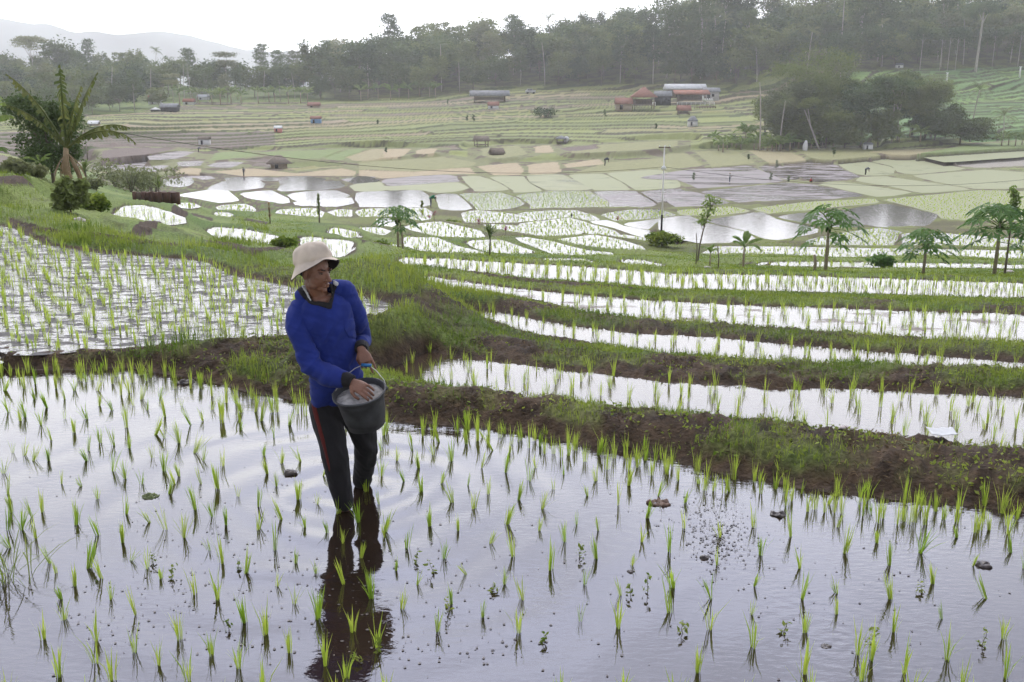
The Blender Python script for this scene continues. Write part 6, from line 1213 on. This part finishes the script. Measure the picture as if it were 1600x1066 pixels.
def cable(a, b, sag, label, r=.022):
    T = MB(); a, b = np.array(a), np.array(b); T.tube([a + (b - a) * t_ - np.array([0, 0, 4 * sag * t_ * (1 - t_)]) for t_ in np.linspace(0, 1, 60)], r, 5); tag(link('cable', T.mesh('cable', M_blk, True)), label, 'cable')
cable(at_y(-120, 145, 42), top, 1.5, 'sagging black cable crossing the valley from the left edge to the utility pole', .011)
cable(top, at_y(1800, 250, 80), 1.6, 'sagging black cable running from the utility pole to the right', .010)
# stakes on the right-hand bank
for k, (u, v, hp_, r) in enumerate(((1087, 416, 48, .018), (1121, 425, 40, .018), (1272, 426, 28, .05))):
    T = MB(); T.tube([(0, 0, -.1), (.02, 0, sized(u, v, hp_) * .5), (-.03, 0, sized(u, v, hp_))], [r, r * .9, r * .8], 7); tag(link('wooden_stake', T.mesh('wooden_stake', M_trunk if k < 2 else M_paptr, True), None, None, spot(u, v)), ['thin stake beside the bent sapling on the right bank', 'thin stake between the two young banana plants', 'short thick stake left of the tall papaya trunk'][k], 'stake')
# ---- people far off in the fields
def mini(u, v, hpx, label, shirt, legs, pose='stand', hatc=None, tool=False, rz=0):
    k = sized(u, v, hpx) / (1.62 if pose == 'stand' else 1.15 if pose == 'bend' else .95); p = spot(u, v); B_ = MB(); S_ = MB(); T_ = MB(); Hh_ = MB()
    if pose == 'stand': hip, chest, neck, head = (0, 0, .85), (0, -.02, 1.22), (0, -.03, 1.38), (0, -.04, 1.50)
    elif pose == 'bend': hip, chest, neck, head = (0, 0, .85), (.30, -.05, 1.02), (.42, -.06, 1.00), (.53, -.06, .94)
    else: hip, chest, neck, head = (0, 0, .30), (.10, -.05, .62), (.14, -.06, .76), (.17, -.08, .88)
    for s in (-1, 1):
        kn = (.03, s * .11, .46) if pose != 'crouch' else (.28, s * .16, .45); L_ = [(0, s * .09, hip[2]), kn, (0 if pose != 'crouch' else .12, s * .12, .0)]
        limb(B_, L_, [.08, .06, .045], 8); limb(T_, [L_[0], kn, (L_[2][0], L_[2][1], .12)], [.10, .075, .065], 8)
        sh_ = (chest[0] + .02, s * .19, chest[2] + .10); ha = (.25, s * .16, hip[2] + .05) if pose == 'stand' else (chest[0] + .22, s * .10, chest[2] - .50); el_ = ((sh_[0] + ha[0]) / 2 + .02, s * .22, (sh_[2] + ha[2]) / 2)
        limb(B_, [sh_, el_, ha], [.045, .038, .03], 8); limb(S_, [sh_, el_], [.062, .055], 8)
    limb(B_, [hip, chest, neck], [.12, .13, .05], 10); limb(S_, [(hip[0], 0, hip[2] + .02), chest], [.145, .165], 10); limb(T_, [hip, (hip[0] + .01, 0, hip[2] + .03)], [.13, .13], 10); ellip(B_, head, (.09, .075, .115), None, 12)
    o = link('person', remesh(B_, 'person', .022, 1, M_skin), None, None, p); o.scale = (k,) * 3; o.rotation_euler.z = rz; tag(o, label, 'person')
    link('shirt', remesh(S_, 'shirt', .025, 1, shirt), None, o); link('trousers', remesh(T_, 'trousers', .025, 1, legs), None, o)
    if hatc: Hh_.tube([(head[0], head[1], head[2] + .05), (head[0], head[1], head[2] + .08), (head[0], head[1], head[2] + .17)], [.19, .17, .03], 14); link('hat', Hh_.mesh('hat', hatc, True), None, o)
    else: ellip(Hh_, (head[0] - .012, head[1], head[2] + .025), (.092, .08, .10), None, 12); link('hair', Hh_.mesh('hair', M_hair, True), None, o)
    if tool: G = MB(); G.tube([(.2, .1, .7), (.35, .0, 2.0)], .02, 6); tl_ = link('hoe', G.mesh('hoe', M_wood, True), None, None, p); tl_.scale = (k,) * 3; tag(tl_, 'long-handled hoe held up by the dark-clothed person on the field edge', 'hoe')
M_green = cloth('green_cloth', (.02, .16, .08)); M_grey = cloth('grey_cloth', (.10, .10, .12)); M_redc = cloth('red_cloth', (.35, .04, .03)); M_navy = cloth('navy_cloth', (.03, .035, .07))
mini(381, 277, 15, 'person in dark clothes standing with a hoe above the white flooded plots', M_grey, M_blk, 'stand', None, True)
mini(673, 322, 18, 'person in a green shirt bending over at the corner of a flooded plot', M_green, M_grey, 'bend', M_hat)
mini(945, 259, 13, 'person in dark clothes bending in the dry fields at centre right', M_navy, M_blk, 'bend')
mini(1140, 283, 15, 'person in a white shirt standing in the ploughed muddy plot', M_white, M_navy, 'stand', M_hat)
mini(1266, 286, 9, 'person in red crouching on the bund between the muddy plots', M_redc, M_blk, 'crouch')
mini(1352, 274, 12, 'person in grey bending in the pale green plot left of the small crooked bund', M_grey, M_blk, 'bend')
mini(893, 342, 12, 'small figure in navy standing on the bund among the white seedling plots', M_navy, M_blk, 'stand')
mini(310, 237, 8, 'person in grey bending on the brown terraces below the white hut', M_grey, M_blk, 'bend')
# ---- litter, clods, weeds in and beside the front field
def clod(u, v, wpx, label, mt_=None, z=0, flat=.4, seed=0, name='mud_clod', cat='clod'):
    p = at_z(u, v, z); w = wpx * p[1] / (F * dyz(v)[0]); B_ = MB(); g = np.random.default_rng(seed + int(u)); ellip(B_, (0, 0, 0), (w / 2, w / 2.3, w * flat), None, 24); o = link(name, B_.mesh(name, mt_ or M_clod, True), None, None, p); vdisp(o.data, lambda c_: (fbm(c_[:, 0] * 40 + u, c_[:, 1] * 40 + c_[:, 2] * 30, 5) - .5) * w * .6); tag(o, label, cat)
M_clod = plain('wet_mud', (.045, .035, .03), .35, 30, .5, .006)
clod(455, 741, 22, 'round dark stone-like clod in the water left of the farmer', flat=.28)
clod(1030, 786, 32, 'low brown mud clod in the water right of the ripples', plain('brown_mud', (.10, .06, .04), .6, 30, .4, .006), flat=.10)
clod(1216, 805, 22, 'dark mud clod near the middle right of the front field', flat=.16)
clod(1535, 883, 26, 'flat dark clod of mud near the right side of the front field', flat=.10)
clod(1290, 1010, 18, 'small flat clod near the bottom right of the front field', flat=.10)
clod(235, 776, 26, 'long clot of rotting weed floating left of the farmer', plain('rotting_weed', (.07, .09, .025), .7, 40, .5, .006), flat=.08)
clod(290, 598, 26, 'flat clod of mud beside the bank at the left', flat=.12)
clod(1100, 872, 14, 'small clod among the dark specks', flat=.15); clod(985, 893, 12, 'tiny clod below the ripples right of the farmer', flat=.15)
# white plastic bag on the bund
p = spot(1468, 704); V = []; nn = 16
for i in range(nn):
    for j in range(nn): x = (i / (nn - 1) - .5); y = (j / (nn - 1) - .5); V.append((x * .19 + .02 * y, y * .17, .035 + .020 * float(fbm(np.array([x * 6 + 3]), np.array([y * 6 + 7]), 3)[0]) + .02 * abs(x)))
B_ = MB(); B_.add(V, [[[i * nn + j, (i + 1) * nn + j, (i + 1) * nn + j + 1, i * nn + j + 1] for i in range(nn - 1) for j in range(nn - 1)]]); o = link('plastic_bag', B_.mesh('plastic_bag', M_wzinc, True), None, None, (p.x, p.y, p.z + .01)); o.modifiers.new('s', 'SOLIDIFY').thickness = .003; tag(o, 'crumpled white plastic bag lying on the nearest earth bank at right', 'bag')
def scrap(u, v, s, m, label, cat='litter', name='litter_scrap'):
    p = spot(u, v); g = np.random.default_rng(int(u)); B_ = MB(); ellip(B_, (0, 0, .01), (s, s * .7, s * .4), None, 12); o = link(name, B_.mesh(name, m, True), None, None, (p.x, p.y, p.z + .01)); vdisp(o.data, lambda c_: (fbm(c_[:, 0] * 60, c_[:, 1] * 60 + c_[:, 2] * 50, int(u)) - .5) * s * .7); tag(o, label, cat)
M_scr = plain('dirty_paper', (.45, .40, .37), .8, 60, .3)
scrap(1317, 683, .035, M_scr, 'crumpled pinkish scrap of litter on the bank left of the plastic bag'); scrap(1276, 692, .022, M_yel, 'yellow fallen leaf on the side of the nearest bank', 'leaf', 'fallen_leaf'); scrap(845, 632, .022, M_yel, 'yellow-orange fallen leaf on the nearest bank right of the farmer', 'leaf', 'fallen_leaf'); scrap(1525, 590, .02, M_scr, 'tiny white scrap on the second bank at far right')
scrap(123, 352, .12, M_scr, 'pale stone lying in the grass below the left bank', 'stone', 'stone'); scrap(1106, 418, .12, M_scr, 'white scrap at the foot of the smallest banana plant'); scrap(1577, 426, .14, M_scr, 'white scrap in the weeds at the foot of the broadest papaya')
# specks of floating weed
sp = []
g = rng
for (cu, cv, su, sv, n_) in ((1125, 835, 48, 48, 420), (1060, 800, 60, 30, 60), (620, 900, 330, 110, 170), (1300, 900, 200, 100, 90), (330, 820, 200, 110, 120), (250, 960, 200, 60, 120), (700, 1010, 200, 40, 80)):
    for _ in range(n_): sp.append((g.normal(cu, su * .6), g.normal(cv, sv * .6)))
sp = np.array(sp); sp = sp[(sp[:, 1] > 720)]; P = at_z(sp[:, 0], sp[:, 1], 0.0); P = np.stack([P[0], P[1], np.full(len(sp), .0035)], -1); n_ = len(P); r_ = g.uniform(.003, .009, n_); a_ = g.uniform(0, 6.28, n_); V = np.stack([P + np.stack([np.cos(a_ + k * 1.2566) * r_ * g.uniform(.6, 1.2, n_), np.sin(a_ + k * 1.2566) * r_ * g.uniform(.6, 1.2, n_), 0 * r_], -1) for k in range(5)], 1).reshape(-1, 3)
tag(link('floating_specks', npmesh('floating_specks', V, [np.arange(n_)[:, None] * 5 + np.arange(5)]), M_clod), 'dark specks and bits of weed floating on the front field', 'floating weed', kind='stuff')
# thin branching weeds
WP = [(268, 905, 26), (372, 890, 18), (905, 870, 26), (697, 955, 30), (985, 930, 24), (1365, 1000, 30), (770, 925, 20), (1012, 925, 34), (680, 895, 26), (1068, 990, 30), (360, 985, 24), (650, 880, 24), (1535, 1010, 34), (845, 1005, 22), (240, 880, 20), (1440, 925, 20), (1225, 990, 26), (560, 1035, 26), (590, 1020, 30)]
for k, (u, v, hp_) in enumerate(WP):
    p = at_z(u, v, 0); h = hp_ * p[1] / F * 1.05; g2 = np.random.default_rng(k); T = MB(); Cw = MB(); pts_ = [np.array([0, 0, -.02])]
    for i in range(4): pts_.append(pts_[-1] + np.array([g2.normal(0, .18) * h * .3, g2.normal(0, .1) * h * .3, h / 4]))
    T.tube(pts_, np.linspace(.0022, .001, 5), 5); Q = np.array([pts_[i] + g2.normal(0, .010, 3) for i in range(1, 5) for _ in range(4)]); Cw.leaves(Q, .024, g2, .4, .5)
    place('water_weed', [('leaves', Cw.mesh('leaves', M_grass)), ('stem', T.mesh('stem', M_trunk))], p, 0, 1, 'thin dark branching weed poking out of the front field between the seedlings', 'weed', 'water weeds in the front field')
g2 = np.random.default_rng(5); p = at_z(10, 905, 0); n_ = 70; a_ = g2.uniform(0, 6.28, n_); co, fs = blades(np.stack([g2.normal(-.05, .10, n_), g2.normal(0, .08, n_), 0 * a_], -1), a_, g2.uniform(.3, 1.3, n_), g2.uniform(.12, .26, n_), np.full(n_, .006), 4, 1.4); B_ = MB(); B_.add(co, fs)
tag(link('grass_clump', B_.mesh('grass_clump', M_grass), None, None, p), 'loose clump of arching grass at the left edge of the front field', 'grass clump')

# white lettered sign on the restaurant terrace: the letters are too small to read in the photograph
k = sized(1102, 160, 1); p = spot(1102, 166); sg_ = empty('restaurant_sign', (p.x, p.y - 3, p.z + 6 * k), 0, 'white lettered sign on the railing at the right end of the restaurant', 'sign')
for i in range(5):
    x = (-7 + 3.4 * i) * k; h2 = (8 if i == 0 else 4.5) * k; T = MB(); T.tube([(x, 0, 0), (x + .2 * k, 0, h2)], .11 * 2, 6); T.tube([(x, 0, h2 * .9), (x + 2.2 * k, 0, h2 * .15)], .2, 6); link('letter', T.mesh('letter', M_wwall), None, sg_)

bush(112, 340, 26 * sized(112, 338, 1), 'dark green bush on the slope directly below the large banana plant', M_far2, 3600, .13, 2.2)
bush(150, 335, 26 * sized(150, 335, 1), 'tall arching grass clump on the slope beside the pond at left', M_grass, 2500, .09, 1.2)
# ================================================================== far mountains and the hazy air
def ridge(name, pts_, Y, thick, zb, m, seed):
    us = np.linspace(-700, 2300, 260); prof_v = np.interp(us, [q[0] for q in pts_], [q[1] for q in pts_]) + (fbm(us / 38, us * 0 + seed, seed) - .5) * 9 + (fbm(us / 9, us * 0 + seed, seed + 3) - .5) * 3
    rows = 14; co = []
    for r_ in range(rows):
        f = r_ / (rows - 1.0)
        for j, u in enumerate(us):
            top_ = at_y(u, prof_v[j], Y); yy = Y - thick * (1 - f) if f <= 1 else Y; zz = zb + (top_[2] - zb) * (f ** 1.1); co.append((top_[0], yy + 40 * math.sin(u * .02 + r_), zz))
    co += [(x, y + thick, zb) for x, y, z in co[-len(us):]]
    rows += 1; n_ = len(us); f4 = [[i * n_ + j, i * n_ + j + 1, (i + 1) * n_ + j + 1, (i + 1) * n_ + j] for i in range(rows - 1) for j in range(n_ - 1)]
    tag(link(name, npmesh(name, np.array(co), [f4], smooth=True), m), kind='structure')
M_mtn = plain('forested_mountain', (.05, .075, .045), .9, .01, .3, coord='Object')
ridge('mountain', [(-700, 60), (-200, 20), (0, 26), (60, 36), (100, 48), (160, 52), (215, 56), (262, 50), (300, 58), (350, 70), (420, 80), (520, 84), (700, 110), (2300, 130)], 2600, 500, -60, M_mtn, 3)
# one closed box of thin, even haze round the scene
HZD = 0.00034
B_ = MB(); B_.box((0, 4300, 330), (16000, 9200, 780)); hz = link('haze', B_.mesh('haze')); tag(hz, kind='stuff'); hz['label'] = 'thin pale haze hanging in the air over the whole valley'; hz['category'] = 'haze'
m, t = mat('haze'); v_ = N(t, 'ShaderNodeVolumePrincipled'); v_.inputs['Color'].default_value = (.99, .985, .98, 1); v_.inputs['Density'].default_value = HZD; v_.inputs['Anisotropy'].default_value = 0.38
o_ = N(t, 'ShaderNodeOutputMaterial'); t.links.new(v_.outputs[0], o_.inputs['Volume']); hz.data.materials.append(m)
